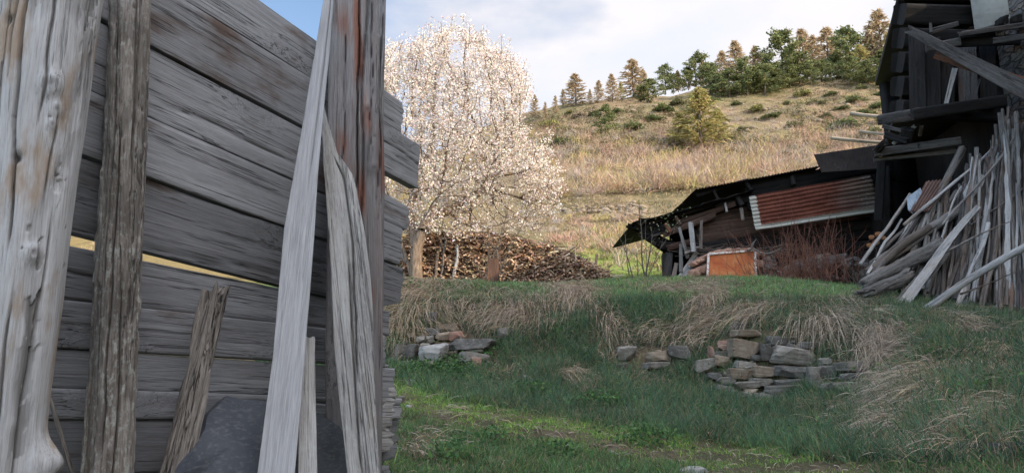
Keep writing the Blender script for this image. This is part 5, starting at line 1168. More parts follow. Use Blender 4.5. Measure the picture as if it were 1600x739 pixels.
# ------------------------------------------------------------------ blossoming cherry
def colonise(start, edges, attr, step=.17, infl=1.1, kill=.26, iters=90, grav=0.0):
    nodes = [np.array(p) for p in start]; par = list(edges)
    P_ = np.array(nodes); near = np.full(len(attr), 1e9); idx = np.zeros(len(attr), int)
    d = np.linalg.norm(attr[:, None] - P_[None], axis=2); idx = d.argmin(1); near = d.min(1)
    alive = np.ones(len(attr), bool)
    for it in range(iters):
        m = alive & (near < (infl if it > 6 else 3.0))
        if not m.any(): break
        src, inv = np.unique(idx[m], return_inverse=True)
        P_ = np.array(nodes); dirs = unit(attr[m] - P_[idx[m]]); acc = np.zeros((len(src), 3)); np.add.at(acc, inv, dirs)
        acc = unit(acc + np.random.RandomState(it).normal(size=acc.shape) * .25 + np.array([0, 0, grav])); new = P_[src] + acc * step
        n0 = len(nodes)
        for s_, q in zip(src, new): nodes.append(q); par.append(int(s_))
        dn = np.linalg.norm(attr[:, None] - new[None], axis=2); b = dn.min(1); bi = dn.argmin(1) + n0
        u = b < near; near[u] = b[u]; idx[u] = bi[u]; alive &= near > kill
    return np.array(nodes), np.array(par)
def inpoly(x, y, poly):
    r = np.zeros(len(x), bool); n = len(poly)
    for i in range(n):
        x0, y0 = poly[i]; x1, y1 = poly[(i + 1) % n]
        c = ((y0 > y) != (y1 > y)) & (x < (x1 - x0) * (y - y0) / (y1 - y0 + 1e-9) + x0); r ^= c
    return r
def cherry():
    rs = np.random.RandomState(21); Y0 = 20.0
    Y0 = 16.7
    b = Vector((P(652, 444, Y0).x, Y0, T1(P(652, 444, Y0).x, Y0)))
    root = thing('cherry_tree', tuple(b), 'cherry tree covered in white blossom behind the fence end', 'tree')
    poly = [(540, 130), (560, 90), (600, 72), (640, 62), (675, 50), (712, 42), (750, 62), (790, 78), (818, 100), (826, 150), (815, 185), (838, 222), (872, 250), (880, 300), (872, 345), (835, 372), (760, 385), (690, 375), (600, 370), (545, 330), (520, 240)]
    X = rs.uniform(515, 885, 14000); Yp = rs.uniform(40, 388, 14000); ins = inpoly(X, Yp, poly); X, Yp = X[ins], Yp[ins]
    e = np.sqrt(np.clip(1 - ((X - 700) / 195) ** 2 - ((Yp - 215) / 190) ** 2, .04, 1))
    dep = rs.uniform(-1, 1, len(X)) * e * 2.5
    gapn = fbm(np.stack([X / 42, Yp / 42, dep * .6], -1), 90, 3); kp0 = gapn > -.27; X, Yp, dep = X[kp0], Yp[kp0], dep[kp0]
    thin = 1 - .45 * np.exp(-((X - 770) / 60) ** 2 - ((Yp - 345) / 45) ** 2); kp = rs.rand(len(X)) < thin
    X, Yp, dep = X[kp], Yp[kp], dep[kp]
    at = np.array([P(a, c, Y0 + 1.3 + d) for a, c, d in zip(X, Yp, dep)])[:5200]
    tr = [(652, 446, 0), (650, 415, 0), (651, 388, 0), (660, 362, -.05), (668, 338, .2), (684, 310, .4)]; tr2 = [(640, 420, .1), (629, 388, .2), (620, 355, .3), (612, 325, .3)]; tr3 = [(645, 360, .3), (640, 325, .5), (650, 295, .6)]; tr4 = [(700, 330, .6), (735, 310, .9), (765, 290, 1.1)]
    st = [np.array(P(a, c, Y0 + d)) for a, c, d in tr]; st[0][2] = b.z - .1; ed = [-1, 0, 1, 2, 3, 4]
    for chain, p in ((tr2, 0), (tr3, 2), (tr4, 4)):
        for (a, c, d) in chain: st.append(np.array(P(a, c, Y0 + d))); ed.append(p); p = len(st) - 1
    nodes, par = colonise(st, ed, at, .15, .9, .2, 70)
    # upright flowering shoots on top and on the right edge
    r = np.zeros(len(nodes)); kids = np.bincount(par[par >= 0], minlength=len(nodes))
    top = np.where((kids == 0))[0]; qx, qy = project(nodes[top, 0], nodes[top, 1], nodes[top, 2])
    cand = top[(qy < 150) | ((qx > 800) & (qy < 300))]; rs.shuffle(cand); add, ap = [], []
    for c in cand[:70]:
        p = nodes[c]; L = rs.uniform(.2, .75); last = c; d = unit(np.array([rs.normal() * .15 + (.25 if project(*p)[0] > 800 else 0), rs.normal() * .15, 1]))
        for k in range(int(L / .12)): p = p + d * .12; add.append(p); ap.append(last); last = len(nodes) + len(add) - 1
    nodes = np.concatenate([nodes, np.array(add)]); par = np.concatenate([par, np.array(ap)])
    r2 = np.full(len(nodes), .0)
    for i in range(len(nodes) - 1, 0, -1):
        if r2[i] == 0: r2[i] = .0045 ** 2.3
        if par[i] >= 0: r2[par[i]] += r2[i]
    rad = r2 ** (1 / 2.3); rad = np.clip(rad, .0045, None); rad = rad * (.155 / rad[0]); rad = np.clip(rad, .006, .16)
    i = np.arange(1, len(nodes)); A, B = nodes[par[i]], nodes[i]; ra, rb = np.minimum(rad[par[i]], rad[i] * 1.6), rad[i]
    big = rb > .045
    v, f = segs(A[big], B[big], ra[big], rb[big], 10); o = link_mesh('trunk', v - np.array(b), f, M_cherrybark, None, True); o.location = b; adopt(o, root)
    v, f = segs(A[~big], B[~big], ra[~big], rb[~big], 4); o = link_mesh('branches', v - np.array(b), f, M_cherrybark, None, True); o.location = b; adopt(o, root)
    tw = np.where(rad < .03)[0]
    px, py = project(nodes[tw, 0], nodes[tw, 1], nodes[tw, 2])
    dens = 1 - .8 * np.exp(-((px - 775) / 62) ** 2 - ((py - 345) / 42) ** 2)
    cl = []
    for k in range(4):
        m = rs.rand(len(tw)) < dens * [1, 1, .9, .7][k]; q = nodes[tw[m]]; pp = nodes[par[tw[m]]]; t = rs.rand(m.sum(), 1); cl.append(q + (pp - q) * t + rs.normal(size=q.shape) * .1)
    cl = np.concatenate(cl); K = 7
    c = np.repeat(cl, K, 0) + rs.normal(size=(len(cl) * K, 3)) * .045
    white = rs.rand(len(c)) < .78
    v, f, ids = quads(c[white], .03 + .027 * rs.rand(white.sum()), rs, aspect=.95)
    o = link_mesh('blossom', v - np.array(b), f, M_petal, None, False, tints([(.8, .74, .68), (.76, .68, .61), (.82, .78, .74), (.7, .6, .52)], white.sum(), rs, .06)[ids]); o.location = b; adopt(o, root)
    v, f, ids = quads(c[~white], .03 + .02 * rs.rand((~white).sum()), rs, aspect=.6)
    o = link_mesh('young_leaves', v - np.array(b), f, M_petal, None, False, tints([(.36, .2, .1), (.28, .2, .08), (.4, .26, .16)], (~white).sum(), rs, .2)[ids]); o.location = b; adopt(o, root)
    print('cherry nodes', len(nodes), 'clusters', len(cl))
cherry()

# ------------------------------------------------------------------ stack of brushwood under the cherry
def brush():
    rs = np.random.RandomState(31); YB = 17.7
    prof_ = [(606, 395), (640, 372), (690, 366), (745, 368), (800, 373), (860, 388), (910, 408), (962, 443)]
    tx = np.array([p[0] for p in prof_]); ty = np.array([p[1] for p in prof_])
    n = 5200; px = rs.uniform(600, 958, n); topy = np.interp(px, tx, ty); py = topy + rs.rand(n) ** .9 * (452 - topy)
    depth = (py - topy) / 60.0
    Yd = YB - depth * .55 + rs.rand(n) * .35
    C0 = np.array([P(a, c, d) for a, c, d in zip(px, py, Yd)])
    L = .3 + .7 * rs.rand(n) ** 2; r = .007 + .02 * rs.rand(n) ** 2; r[rs.rand(n) < .16] = .026 + .02 * rs.rand()
    slope = np.where(px > 800, -.3, -.05)
    d = np.stack([rs.normal(size=n) * .8, -.55 * np.abs(rs.normal(size=n)), slope * .6 + rs.normal(size=n) * .22], -1)
    endon = rs.rand(n) < .62; d[endon] = np.stack([rs.normal(size=endon.sum()) * .25, -np.ones(endon.sum()), rs.normal(size=endon.sum()) * .12], -1)
    d = unit(d); sgn = np.where(rs.rand(n) < .5, 1, -1)[:, None] * np.where(endon, 1, 1)[:, None]
    A, B = C0 - d * L[:, None] * .5, C0 + d * L[:, None] * .5
    B[:, 1] = np.minimum(B[:, 1], YB + .3)
    v, f = segs(A, B, r, r * .7, 5)
    cap = np.arange(n)[:, None] * 10 + np.array([5, 6, 7, 8, 9])[None]; cap2 = np.arange(n)[:, None] * 10 + np.array([4, 3, 2, 1, 0])[None]
    b = Vector((P(780, 450, YB).x, YB, P(780, 450, YB).z))
    col = tints([(.4, .29, .2), (.22, .15, .11), (.52, .39, .28), (.32, .19, .13), (.14, .1, .075), (.6, .48, .36), (.38, .22, .13)], n, rs, .22)
    pile = thing('brushwood_stack', tuple(b), 'long sloping stack of brown cut brushwood below the blossoming tree', 'brushwood stack')
    ends = v.reshape(n, 10, 3); e1, e2 = ends[:, 5:10].reshape(-1, 3), ends[:, 4::-1].reshape(-1, 3); ce = np.clip(np.repeat(col, 5, 0) * .5 + np.array([.34, .24, .15]) * .75, 0, 1)
    capf = np.arange(n * 5).reshape(n, 5); V_ = np.concatenate([v, e1, e2]); k0 = len(v)
    o = link_mesh('branches', V_ - np.array(b), [f, np.concatenate([capf + k0, capf + k0 + 5 * n])], M_twigs, None, False, np.concatenate([np.repeat(col, 10, 0), ce, ce])); o.location = b; adopt(o, pile); tag(o, kind='stuff')
    # earthy core so that the stack is solid
    gx = np.linspace(600, 955, 60); V = []
    for a in gx:
        t = np.interp(a, tx, ty); zt = P(a, t + 5, YB + .35); zb = P(a, 458, YB - .15); V += [(zb.x, zb.y + .1, zb.z - .2), (zt.x, zt.y, zt.z), (zt.x, zt.y + 1.6, zt.z - .05), (zb.x, zb.y + 2.2, zb.z - .2)]
    q = [(4 * i + k, 4 * i + 4 + k, 4 * i + 5 + k, 4 * i + 1 + k) for i in range(59) for k in range(3)]
    V = np.array(V) - np.array(b); o = link_mesh('litter_core', V, np.array(q), M_brush, None, True); o.location = b; adopt(o, pile)
    # long sticks laid along the top
    n = 150; a0 = rs.uniform(605, 930, n); ln = rs.uniform(25, 110, n); a1 = np.minimum(a0 + ln, 968); y0 = np.interp(a0, tx, ty) - 1 + rs.normal(size=n) * 3; y1 = np.interp(a1, tx, ty) - 2 + rs.normal(size=n) * 4
    A = np.array([P(p, q_, YB + .1 + k) for p, q_, k in zip(a0, y0, rs.rand(n) * .5)]); B = np.array([P(p, q_, YB + .05 + k) for p, q_, k in zip(a1, y1, rs.rand(n) * .5)])
    r = .008 + .014 * rs.rand(n); v, f = segs(A, B, r, r * .5, 6); col = tints([(.32, .24, .17), (.2, .13, .09), (.14, .1, .07), (.4, .32, .25)], n, rs, .2)
    o = link_mesh('top_sticks', v - np.array(b), f, M_twigs, None, True, np.repeat(col, 12, 0)); o.location = b; adopt(o, pile)
brush()
for k, (p, q, w, m, lab) in enumerate([((708, 442), (714, 384), 6, M_polepale, 'bright pale stick standing upright against the brushwood stack'), ((680, 438), (691, 380), 5, M_polebrown, 'brown pole leaning on the brushwood stack, right of the cherry trunk'), ((688, 438), (697, 372), 4, M_pole, 'thinner pole leaning between the brown one and the bright pale stick'), ((634, 410), (628, 396), 6, M_polepale, 'short white broken branch end left of the cherry trunk')]):
    o = px_stick('stick', (p[0], p[1], 16.9), (q[0], q[1], 17.2), w, w * .8, m, seed=900 + k, nl=30, nr=14, amp=.006, bend=.06, cracks=3); tag(o, lab, 'stick', 'sticks standing at the brushwood stack')
o = px_stick('post', (771, 452, 15.6), (771, 405, 15.6), 18, 17, M_redbeam, seed=905, shape='square', nl=30, nr=32, amp=.006, cracks=4, jag1=.02); tag(o, 'short square rust-brown post standing in grass before the brushwood stack', 'post')

# ------------------------------------------------------------------ bare shrubs and saplings
def bare_plant(name, base, spec, mat, label, cat, seed, col=None, parent=None, group=None):
    """spec: list of (n, length, spread, radius, forks)"""
    rs = np.random.RandomState(seed); A, B, RA, RB = [], [], [], []
    for (n, L, spr, r, fk, wid) in spec:
        for k in range(n):
            p = np.array([rs.normal() * wid, rs.normal() * wid * .6, 0]); d = unit(np.array([rs.normal() * spr, rs.normal() * spr, 1.0])); l = L * rs.uniform(.5, 1.1); m = 6
            for j in range(m):
                q = p + d * l / m; ra, rb = r * (1 - .75 * j / m), r * (1 - .75 * (j + 1) / m); A.append(p); B.append(q); RA.append(ra); RB.append(rb)
                if j > 0:
                    for _ in range(fk):
                        if rs.rand() < .7:
                            d2 = unit(d + rs.normal(size=3) * .55); l2 = l * rs.uniform(.1, .35); q2 = p + d2 * l2 * .5; q3 = q2 + unit(d2 + rs.normal(size=3) * .3) * l2 * .5
                            A += [p, q2]; B += [q2, q3]; RA += [ra * .5, ra * .35]; RB += [ra * .35, ra * .15]
                p = q; d = unit(d + rs.normal(size=3) * .12 + np.array([0, 0, .03]))
    v, f = segs(np.array(A), np.array(B), np.array(RA), np.array(RB), 4)
    o = link_mesh(name, v, f, mat, None, True); o.location = base
    if parent is not None: adopt(o, parent)
    elif label: tag(o, label, cat, group)
    return o
def foot(px, Y): x = P(px, 440, Y).x; return Vector((x, Y, T1(x, Y) - .03))
bare_plant('shrub', foot(1268, 14.2), [(120, 1.45, .4, .0075, 2, .5), (70, .9, .5, .006, 2, .75)], M_redtwig, 'leafless red-brown shrub growing before the hung iron sheet', 'shrub', 51)
bare_plant('shrub', foot(1345, 13.2), [(34, .6, .5, .005, 2, .3)], M_greybark, 'grey tangle of dead stems at the left foot of the pole heap', 'shrub', 52)
bare_plant('shrub', foot(1212, 15.0), [(30, .6, .6, .006, 2, .3)], M_greybark, 'low grey leafless bush right beside the orange panel', 'shrub', 53)
bare_plant('sapling', foot(773, 16.6), [(7, 2.6, .16, .014, 3, .1), (10, 1.6, .3, .008, 2, .2)], M_greybark, 'bare grey sapling rising behind the rust-brown post', 'sapling', 54)
bare_plant('sapling', foot(992, 14.6), [(3, 1.15, .12, .014, 2, .05)], M_greybark, 'slender leafless sapling left of the lean-to, the straighter of the pair', 'sapling', 55, group='saplings left of the lean-to')
sp_ = thing('sapling', tuple(foot(1010, 14.4)), 'leaning young tree with sprouting leaves at the ragged left end of the lean-to', 'sapling', 'saplings left of the lean-to')
bare_plant('trunk', foot(1010, 14.4), [(2, 2.1, .14, .018, 3, .03), (2, 1.5, .3, .01, 2, .05)], M_greybark, None, None, 57, parent=sp_)
rs = np.random.RandomState(8); c = np.array(P(1030, 330, 14.4))[None] + rs.normal(size=(150, 3)) * np.array([.26, .2, .28]); v, f, i = quads(c, .035, rs)
o = link_mesh('young_leaves', v, f, M_grass, None, False, tints([(.2, .24, .12), (.3, .3, .2), (.16, .2, .08)], 150, rs)[i]); adopt(o, sp_)
# twigs and a forked branch thrown on the tile stack
def tw():
    rs = np.random.RandomState(9); n = 150; a = rs.uniform(1085, 1215, n); y = 388 + rs.rand(n) * 12; A = np.array([P(p, q, 15.7 + k) for p, q, k in zip(a, y, rs.rand(n) * .4)]); B = A + np.stack([rs.normal(size=n) * .4, rs.normal(size=n) * .15, rs.normal(size=n) * .07], -1)
    v, f = segs(A, B, .007, .004, 4); o = link_mesh('twig_heap', v, f, M_greybark, None, True); tag(o, 'tangled heap of grey twigs lying on the tile stack', 'twigs', None, 'stuff')
tw()
fb = thing('forked_branch', tuple(P(1180, 392, 15.3)), 'pale forked antler-like branch resting on the twigs above the orange panel', 'branch')
for k, pts in enumerate([[(1168, 392), (1176, 388), (1190, 397), (1204, 396), (1220, 388)], [(1174, 389), (1177, 380), (1182, 374)]]):
    q = [np.array(P(a, c, 15.3)) for a, c in pts]; v, f = segs(np.array(q[:-1]), np.array(q[1:]), np.linspace(.03, .016, len(q) - 1), np.linspace(.026, .009, len(q) - 1), 8); o = link_mesh('limb', v, f, M_pole, None, True); adopt(o, fb)
# ------------------------------------------------------------------ the hillside
def conifer_mesh(kind, seed):
    """unit height 1; returns trunk verts/faces, crown verts/faces/tints"""
    rs = np.random.RandomState(seed)
    tv, tf = segs([(0, 0, -.03), (0, 0, .35), (.004, 0, .7)], [(0, 0, .35), (.004, 0, .7), (0, .004, .98)], [.02, .014, .008], [.014, .008, .003], 7)
    A, B, c, sz, V, Fc, C, nv = [], [], [], [], [], [], [], 0
    if kind == 'pine':
        n = 46; W = rs.uniform(.3, .42)
        lean = rs.normal(size=2) * .05
        for k in range(n):
            h = .1 + .87 * (k / n) ** .85; prof_ = np.interp(h, [.05, .2, .45, .75, 1], [.55, 1, .95, .62, .1]) * W * rs.uniform(.55, 1.15); a = rs.rand() * 6.28
            e = np.array([math.cos(a) * prof_ + lean[0] * h, math.sin(a) * prof_ + lean[1] * h, h + rs.normal() * .02 + .03]); A.append((0, 0, h - .03)); B.append(e)
            for t in (.45, .75, 1.0):
                m = 24; q = np.array([0, 0, h]) * (1 - t) + e * t + rs.normal(size=(m, 3)) * np.array([.032, .032, .02]); c.append(q)
        c = np.concatenate(c); v, f, i = quads(c, .028 + .02 * rs.rand(len(c)), rs, aspect=.7, up=np.array([0, 0, .6]))
        pal = [(.15, .18, .08), (.11, .145, .068), (.2, .22, .095), (.27, .27, .11)]; C = tints(pal, len(c), rs, .15)[i]; V, Fc = v, f  # needle tints lightened to stand in for distance haze
    else:
        n = 130; W = rs.uniform(.25, .34)
        base, d, L = [], [], []
        for k in range(n):
            h = .08 + .9 * (k / n); pr = np.interp(h, [.05, .2, .6, 1], [.7, 1, .66, .06]) * W * rs.uniform(.6, 1.1); a = rs.rand() * 6.28
            e = np.array([math.cos(a) * pr, math.sin(a) * pr, h + pr * .15]); A.append((0, 0, h)); B.append(e)
            m = 26; t = .12 + .88 * rs.rand(m, 1); q = np.array([0, 0, h]) * (1 - t) + e * t
            base.append(q); d.append(unit(np.array([e[0], e[1], 0])[None] * 2 + rs.normal(size=(m, 3)) * .12 + np.array([0, 0, .01]))); L.append(.03 + .05 * rs.rand(m))
        base = np.concatenate(base); d = np.concatenate(d); L = np.concatenate(L); v, f, i = ribbons(base, d, L, np.full(len(L), .016), np.full(len(L), .25), rs, 2)
        pal = {'larch': [(.5, .39, .25), (.44, .34, .22), (.55, .44, .28), (.4, .32, .22)], 'greenlarch': [(.4, .36, .14), (.46, .4, .17), (.32, .31, .12), (.5, .41, .19)]}[kind]  # larch tints paled too, haze put into the colour
        C = tints(pal, len(L), rs, .15)[i]; V, Fc = v, f
    bv, bf = segs(np.array(A), np.array(B), .003, .001, 3)
    tv2 = np.concatenate([tv, bv]); tf2 = np.concatenate([tf, bf + len(tv)])
    return tv2, tf2, V, Fc, C
LIB = {}
def conifer(kind, variant, loc, h, rot, label, cat, group, wide=1.0, name=None):
    key = (kind, variant)
    nm = name or ('pine_tree' if kind == 'pine' else 'larch_tree')
    if key not in LIB:
        tv, tf, V, Fc, C = conifer_mesh(kind, 70 + variant * 7 + len(kind))
        t = link_mesh('trunk', tv, tf, M_treebark, None, True); c = link_mesh('crown', V, Fc, M_needle, None, False, C); LIB[key] = (t, c); first = True
    else: first = False
    root = bpy.data.objects.new(nm, None); COL.objects.link(root); root.location = loc; root.rotation_euler = (0, 0, rot); root.scale = (h * wide, h * wide, h); root.empty_display_size = .3
    tag(root, label, cat, group)
    for ch in LIB[key]:
        o = ch if first else ch.copy()
        if not first: COL.objects.link(o)
        o.parent = root; o.matrix_parent_inverse = Matrix.Identity(4)
    return root
# px, top, base, kind, width
TREES = [(836, 150, 187, 'larch', .8), (900, 117, 166, 'larch', 1.3), (880, 140, 166, 'larch', .8), (936, 127, 162, 'larch', .9), (957, 117, 160, 'larch', .9), (990, 95, 154, 'larch', 1.25), (1006, 110, 152, 'larch', .9), (1013, 126, 162, 'pine', 1.7), (1040, 104, 146, 'pine', 1.0), (1060, 112, 143, 'larch', .9), (1088, 91, 138, 'pine', 1.2),
         (1076, 108, 140, 'pine', 1.2), (1110, 102, 146, 'pine', 1.3), (1130, 84, 136, 'larch', .9), (1152, 69, 132, 'larch', 1.0), (1140, 112, 152, 'pine', 1.4), (1168, 96, 150, 'pine', 1.1), (1183, 78, 136, 'larch', .9), (1196, 104, 150, 'pine', 1.5), (1225, 63, 133, 'pine', 1.2), (1206, 90, 138, 'pine', 1.1), (1250, 88, 132, 'pine', 1.2), (1258, 53, 120, 'larch', 1.0), (1273, 62, 118, 'larch', .9), (1297, 51, 118, 'larch', 1.1), (1284, 98, 130, 'pine', 1.3),
         (1328, 55, 124, 'pine', 1.15), (1311, 88, 126, 'pine', 1.1), (1347, 78, 128, 'greenlarch', 1.2), (1364, 58, 120, 'larch', 1.0), (1381, 28, 116, 'larch', 1.0), (1396, 62, 124, 'greenlarch', 1.1), (1402, 92, 142, 'pine', 1.2), (1358, 100, 132, 'pine', 1.1), (1235, 106, 138, 'pine', 1.3), (1420, 40, 118, 'larch', 1.1), (1268, 106, 134, 'pine', 1.2), (1120, 116, 150, 'pine', 1.3), (868, 150, 178, 'larch', .7), (1180, 112, 146, 'pine', 1.2), (1216, 112, 142, 'pine', 1.4), (1336, 96, 134, 'pine', 1.3), (1386, 86, 130, 'pine', 1.2),
         (946, 166, 213, 'pine', 1.1), (1096, 143, 236, 'greenlarch', 1.35), (1062, 178, 230, 'greenlarch', 1.2), (1124, 172, 226, 'greenlarch', 1.0), (852, 160, 186, 'larch', .7), (922, 140, 164, 'larch', .7), (970, 130, 158, 'greenlarch', .8), (1052, 118, 146, 'pine', 1.1), (1240, 72, 126, 'larch', .9), (1310, 66, 118, 'larch', .9), (1160, 92, 138, 'larch', .9), (1100, 98, 140, 'larch', .8)]
TREES.sort()
ORD = ['first', 'second', 'third', 'fourth', 'fifth', 'sixth', 'seventh', 'eighth', 'ninth', 'tenth', 'eleventh', 'twelfth', 'thirteenth', 'fourteenth', 'fifteenth', 'sixteenth', 'seventeenth', 'eighteenth', 'nineteenth', 'twentieth', 'twenty-first', 'twenty-second', 'twenty-third', 'twenty-fourth', 'twenty-fifth', 'twenty-sixth', 'twenty-seventh', 'twenty-eighth']
cnt = {}; rs = np.random.RandomState(12)
SPECIAL = {946: 'small lone pine halfway up the open slope, left of the yellow-green larch', 1096: 'big feathery yellow-green larch alone on the slope above the thicket', 1062: 'yellow-green larch touching the big lone one on its left', 1124: 'smaller yellow-green larch touching the big lone one on its right', 1381: 'tallest tan larch at the right end of the ridge', 1328: 'dark cone-shaped pine near the right end of the ridge', 1225: 'broad dark pine rising above its neighbours on the ridge', 900: 'rounded tan larch standing alone at the left end of the ridge', 990: 'broad tan larch on the ridge above the lone slope pine', 1013: 'wide dark bushy pine in front of the ridge line'}
for k, (px, ty, by, kind, wd) in enumerate(TREES):
    g = ground_at([px], [by])[0]; d = np.linalg.norm(g); h = (by - ty) * d / F * 1.1; wd = wd * 1.15
    cnt[kind] = cnt.get(kind, 0) + 1
    word = {'pine': 'dark green pine', 'larch': 'tan leafless larch', 'greenlarch': 'yellow-green larch'}[kind]
    lab = SPECIAL.get(px, f'{word} on the wooded ridge, {ORD[min(cnt[kind] - 1, 27)]} {word.split()[-1] if kind != "greenlarch" else "yellow-green larch"} from the left')
    conifer(kind, k % 4, g - np.array([0, 0, .2]), h, rs.rand() * 6.28, lab, 'tree', 'conifers on the ridge' if by < 160 else 'conifers on the slope', wide=wd)
# low junipers on the open slope
JU = [(1180, 175), (1120, 190), (1230, 165), (1290, 185), (1335, 160), (1380, 150), (1350, 180), (1300, 150), (1255, 150), (1160, 205), (905, 185), (880, 205), (930, 180), (1035, 175), (1060, 165), (985, 205), (860, 200), (1020, 190), (1360, 215), (1390, 190), (1240, 200), (1275, 165), (1110, 160), (965, 178), (890, 178), (1320, 200), (1205, 185), (1150, 165), (1330, 225), (1370, 170), (920, 330), (975, 300), (1345, 140), (1315, 172), (870, 230), (1085, 170)]
def bush_mesh(seed, pal):
    rs = np.random.RandomState(seed); n = 700; a = rs.rand(n) * 6.28; r = np.sqrt(rs.rand(n)); lob = 1 + .35 * np.sin(a * 3 + seed) + .2 * np.sin(a * 5 + seed * 2)
    c = np.stack([np.cos(a) * r * lob, np.sin(a) * r * lob, .62 * np.sqrt(np.clip(1 - r ** 2, 0, 1)) * (.35 + .65 * rs.rand(n)) + .12 * rs.normal(size=n)], -1) * .5
    v, f, i = quads(c, .09 + .07 * rs.rand(n), rs, aspect=.6, up=np.array([0, 0, .5])); return v, f, tints(pal, n, rs, .2)[i]
BU = []
for k in range(4):
    v, f, c = bush_mesh(k + 3, [[(.12, .145, .055), (.09, .115, .05), (.16, .17, .065)], [(.26, .24, .09), (.2, .2, .08)], [(.12, .13, .06), (.15, .14, .07)], [(.26, .19, .14), (.2, .15, .11), (.14, .12, .07)]][k]); me_o = link_mesh('juniper_bush', v, f, M_needle, None, False, c); BU.append(me_o)
used = set(); rs = np.random.RandomState(14)
order = sorted(range(len(JU)), key=lambda q: JU[q][0]); jc = [0, 0, 0, 0]
JW = ['dark green juniper', 'yellow-green bush', 'dull green juniper', 'brown heathery bush']
for q in order:
    px, py = JU[q]; v_ = int(rs.choice(4, p=[.42, .18, .2, .2])); g = ground_at([px], [py])[0]; w = rs.uniform(2.2, 5.0) * (1 if py < 260 else .5)
    o = BU[v_] if v_ not in used else BU[v_].copy()
    if v_ in used: COL.objects.link(o)
    used.add(v_); o.location = g; o.scale = (w, w, w * rs.uniform(.6, 1.0)); o.rotation_euler = (0, 0, rs.rand() * 6); jc[v_] += 1
    tag(o, f'low {JW[v_]} on the open slope, {ORD[jc[v_] - 1]} of its colour from the left', 'bush', 'bushes on the open slope')
for v_ in range(4):
    if v_ not in used: bpy.data.objects.remove(BU[v_])
# the leafless thicket across the foot of the slope
def thicket():
    rs = np.random.RandomState(15); V, Fc, C, nv = [], [], [], 0
    pts = []
    while len(pts) < 560:
        px = rs.uniform(820, 1420); lo = np.interp(px, [820, 900, 1000, 1100, 1200, 1300, 1420], [318, 308, 304, 296, 300, 290, 300]); hi = np.interp(px, [820, 900, 960, 1050, 1130, 1200, 1300, 1420], [240, 225, 218, 226, 236, 214, 200, 210]) + 18
        pts.append((px, rs.uniform(hi - 14 * rs.rand() ** 2, lo)))
    for _ in range(60): pts.append((rs.uniform(860, 1000), rs.uniform(340, 400)))
    for _ in range(45): pts.append((rs.uniform(100, 620), rs.uniform(375, 425)))
    for _ in range(260):
        a = rs.uniform(830, 1412); hi_ = np.interp(a, [820, 1000, 1100, 1250, 1400], [192, 160, 150, 138, 126]); pts.append((a, hi_ + rs.rand() ** .7 * (240 - hi_)))
    pts = np.array(pts); g = ground_at(pts[:, 0], pts[:, 1])
    pals = [[(.45, .31, .22), (.37, .26, .185), (.5, .36, .25)], [(.43, .275, .21), (.47, .31, .235)], [(.35, .29, .245), (.41, .34, .28)], [(.45, .37, .16), (.4, .33, .14)], [(.28, .2, .14), (.23, .165, .115)]]
    for k in range(len(pts)):
        small = pts[k, 1] > 335 or pts[k, 0] < 820 or pts[k, 1] < 205; H = rs.uniform(1.6, 3.2) * (.45 if small else 1); n = 95
        b = g[k] + np.stack([rs.normal(size=n) * H * .3, rs.normal(size=n) * H * .3, np.zeros(n)], -1); d = unit(np.stack([rs.normal(size=n) * .5, rs.normal(size=n) * .5, np.ones(n)], -1))
        lift = rs.rand(n) < .6; L = H * rs.uniform(.35, .8, n)
        b = b + np.where(lift, 1, 0)[:, None] * d * (H * .45 * rs.rand(n))[:, None]; d2 = unit(d + rs.normal(size=(n, 3)) * .45)
        v, f, i = ribbons(b, d2, L, (.03 + .03 * rs.rand(n)) * (1 if not small else .7), .05 + .2 * rs.rand(n), rs, 2)
        pl = pals[rs.choice(5, p=[.28, .14, .22, .18, .18])]; V.append(v); Fc.append(f + nv); C.append(tints(pl, n, rs, .12)[i]); nv += len(v)
    o = link_mesh('shrub_thicket', np.concatenate(V), np.concatenate(Fc), M_twigs, None, False, np.concatenate(C)); tag(o, 'wide band of leafless pinkish tan shrubs across the foot of the hill', 'thicket', None, 'stuff')
thicket()
# tussocks of dry turf over the slope
def tussocks():
    rs = np.random.RandomState(16); n = 2600; px = rs.uniform(820, 1415, n); hi = np.interp(px, [820, 1000, 1100, 1250, 1400], [195, 158, 146, 134, 122]); py = hi + rs.rand(n) ** 1.2 * (425 - hi); g = ground_at(px, py)
    m = 12; b = np.repeat(g, m, 0) + rs.normal(size=(n * m, 3)) * np.array([.35, .35, .05]); L = .15 + .45 * rs.rand(n * m); d = unit(rs.normal(size=(n * m, 3)) * .45 + np.array([0, 0, 1])); v, f, i = ribbons(b, d, L, np.full(n * m, .11), np.full(n * m, .2), rs, 2)
    pal = np.array([(.36, .29, .17), (.3, .235, .13), (.22, .2, .085), (.38, .31, .2), (.16, .13, .07)]); c = np.repeat(pal[rs.randint(0, 5, n)], m, 0) * (1 + .12 * rs.normal(size=(n * m, 1)))
    o = link_mesh('dry_turf', v, f, M_grass, None, False, np.clip(c, .01, 1)[i]); tag(o, 'dry turf and heath tussocks over the sunlit slope', 'turf', None, 'stuff')
tussocks()
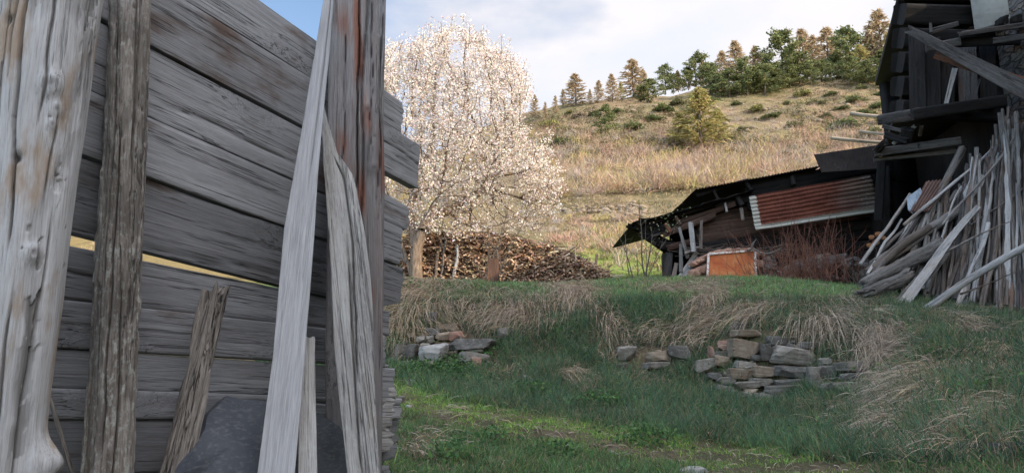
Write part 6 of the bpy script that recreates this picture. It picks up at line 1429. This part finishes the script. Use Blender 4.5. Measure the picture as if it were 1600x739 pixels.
def scree(name, spots, label, seed, smin, smax):
    rs = np.random.RandomState(seed); dv, df = ico(2); V, Fc, nv = [], [], 0; g = ground_at([s[0] for s in spots], [s[1] for s in spots]); c0 = g.mean(0)
    for p in g:
        s = rs.uniform(smin, smax); v = dv * (1 + .35 * vn(dv * 1.6 + rs.rand() * 50, seed)[:, None]) * np.array([s, s * .8, s * .55]); V.append(v + p - c0 + np.array([0, 0, s * .15])); Fc.append(df + nv); nv += len(dv)
    o = link_mesh(name, np.concatenate(V), np.concatenate(Fc), SM['t'], None, False); o.location = c0; return tag(o, label, 'stones', None, 'stuff')
rs = np.random.RandomState(17)
scree('scree', [(rs.uniform(880, 1010), 331 + rs.normal() * 5) for _ in range(130)], 'line of pale loose stones across the lower slope above the meadow', 3, .15, .5)
scree('scree', [(rs.uniform(840, 1400), rs.uniform(165, 225)) for _ in range(150)], 'pale stones scattered among the turf of the upper slope', 4, .2, .7)
def heath():
    rs = np.random.RandomState(23); n = 1700; px = rs.uniform(825, 1412, n); hi_ = np.interp(px, [820, 1000, 1100, 1250, 1400], [190, 156, 146, 134, 122]); py = hi_ + rs.rand(n) ** .9 * (250 - hi_)
    keep = fbm(np.stack([px / 60, py / 22, 0 * px], -1), 55, 3) > -.05; px, py = px[keep], py[keep]; g = ground_at(px, py); n = len(g); m = 46
    s = rs.uniform(.35, 1.7, n) ** 1.2; a = rs.normal(size=(n, m, 3)) * np.array([.55, .5, .16]) * s[:, None, None]; a[..., 2] = np.abs(a[..., 2])
    c = (g[:, None] + a).reshape(-1, 3); v, f, i = quads(c, np.repeat(.16 + .12 * s, m) * rs.uniform(.6, 1.2, n * m), rs, aspect=.6, up=np.array([0, 0, .6]))
    pal = np.array([(.11, .11, .05), (.17, .14, .07), (.14, .1, .065), (.2, .155, .1), (.085, .095, .045), (.24, .21, .1)]); col = np.repeat(pal[rs.randint(0, 6, n)], m, 0) * (1 + .18 * rs.normal(size=(n * m, 1)))
    o = link_mesh('heath', v, f, M_needle, None, False, np.clip(col, .01, 1)[i]); tag(o, 'patchy olive and brown heath cushions scattered over the upper slope', 'heath', None, 'stuff')
heath()
# pale little tree at the meadow edge
bare_plant('young_tree', foot(968, 46), [(1, 3.2, .05, .07, 4, .01), (6, 2.4, .4, .035, 4, .05)], M_sunlog, 'small pale leafless tree at the meadow edge left of the lean-to', 'tree', 58)
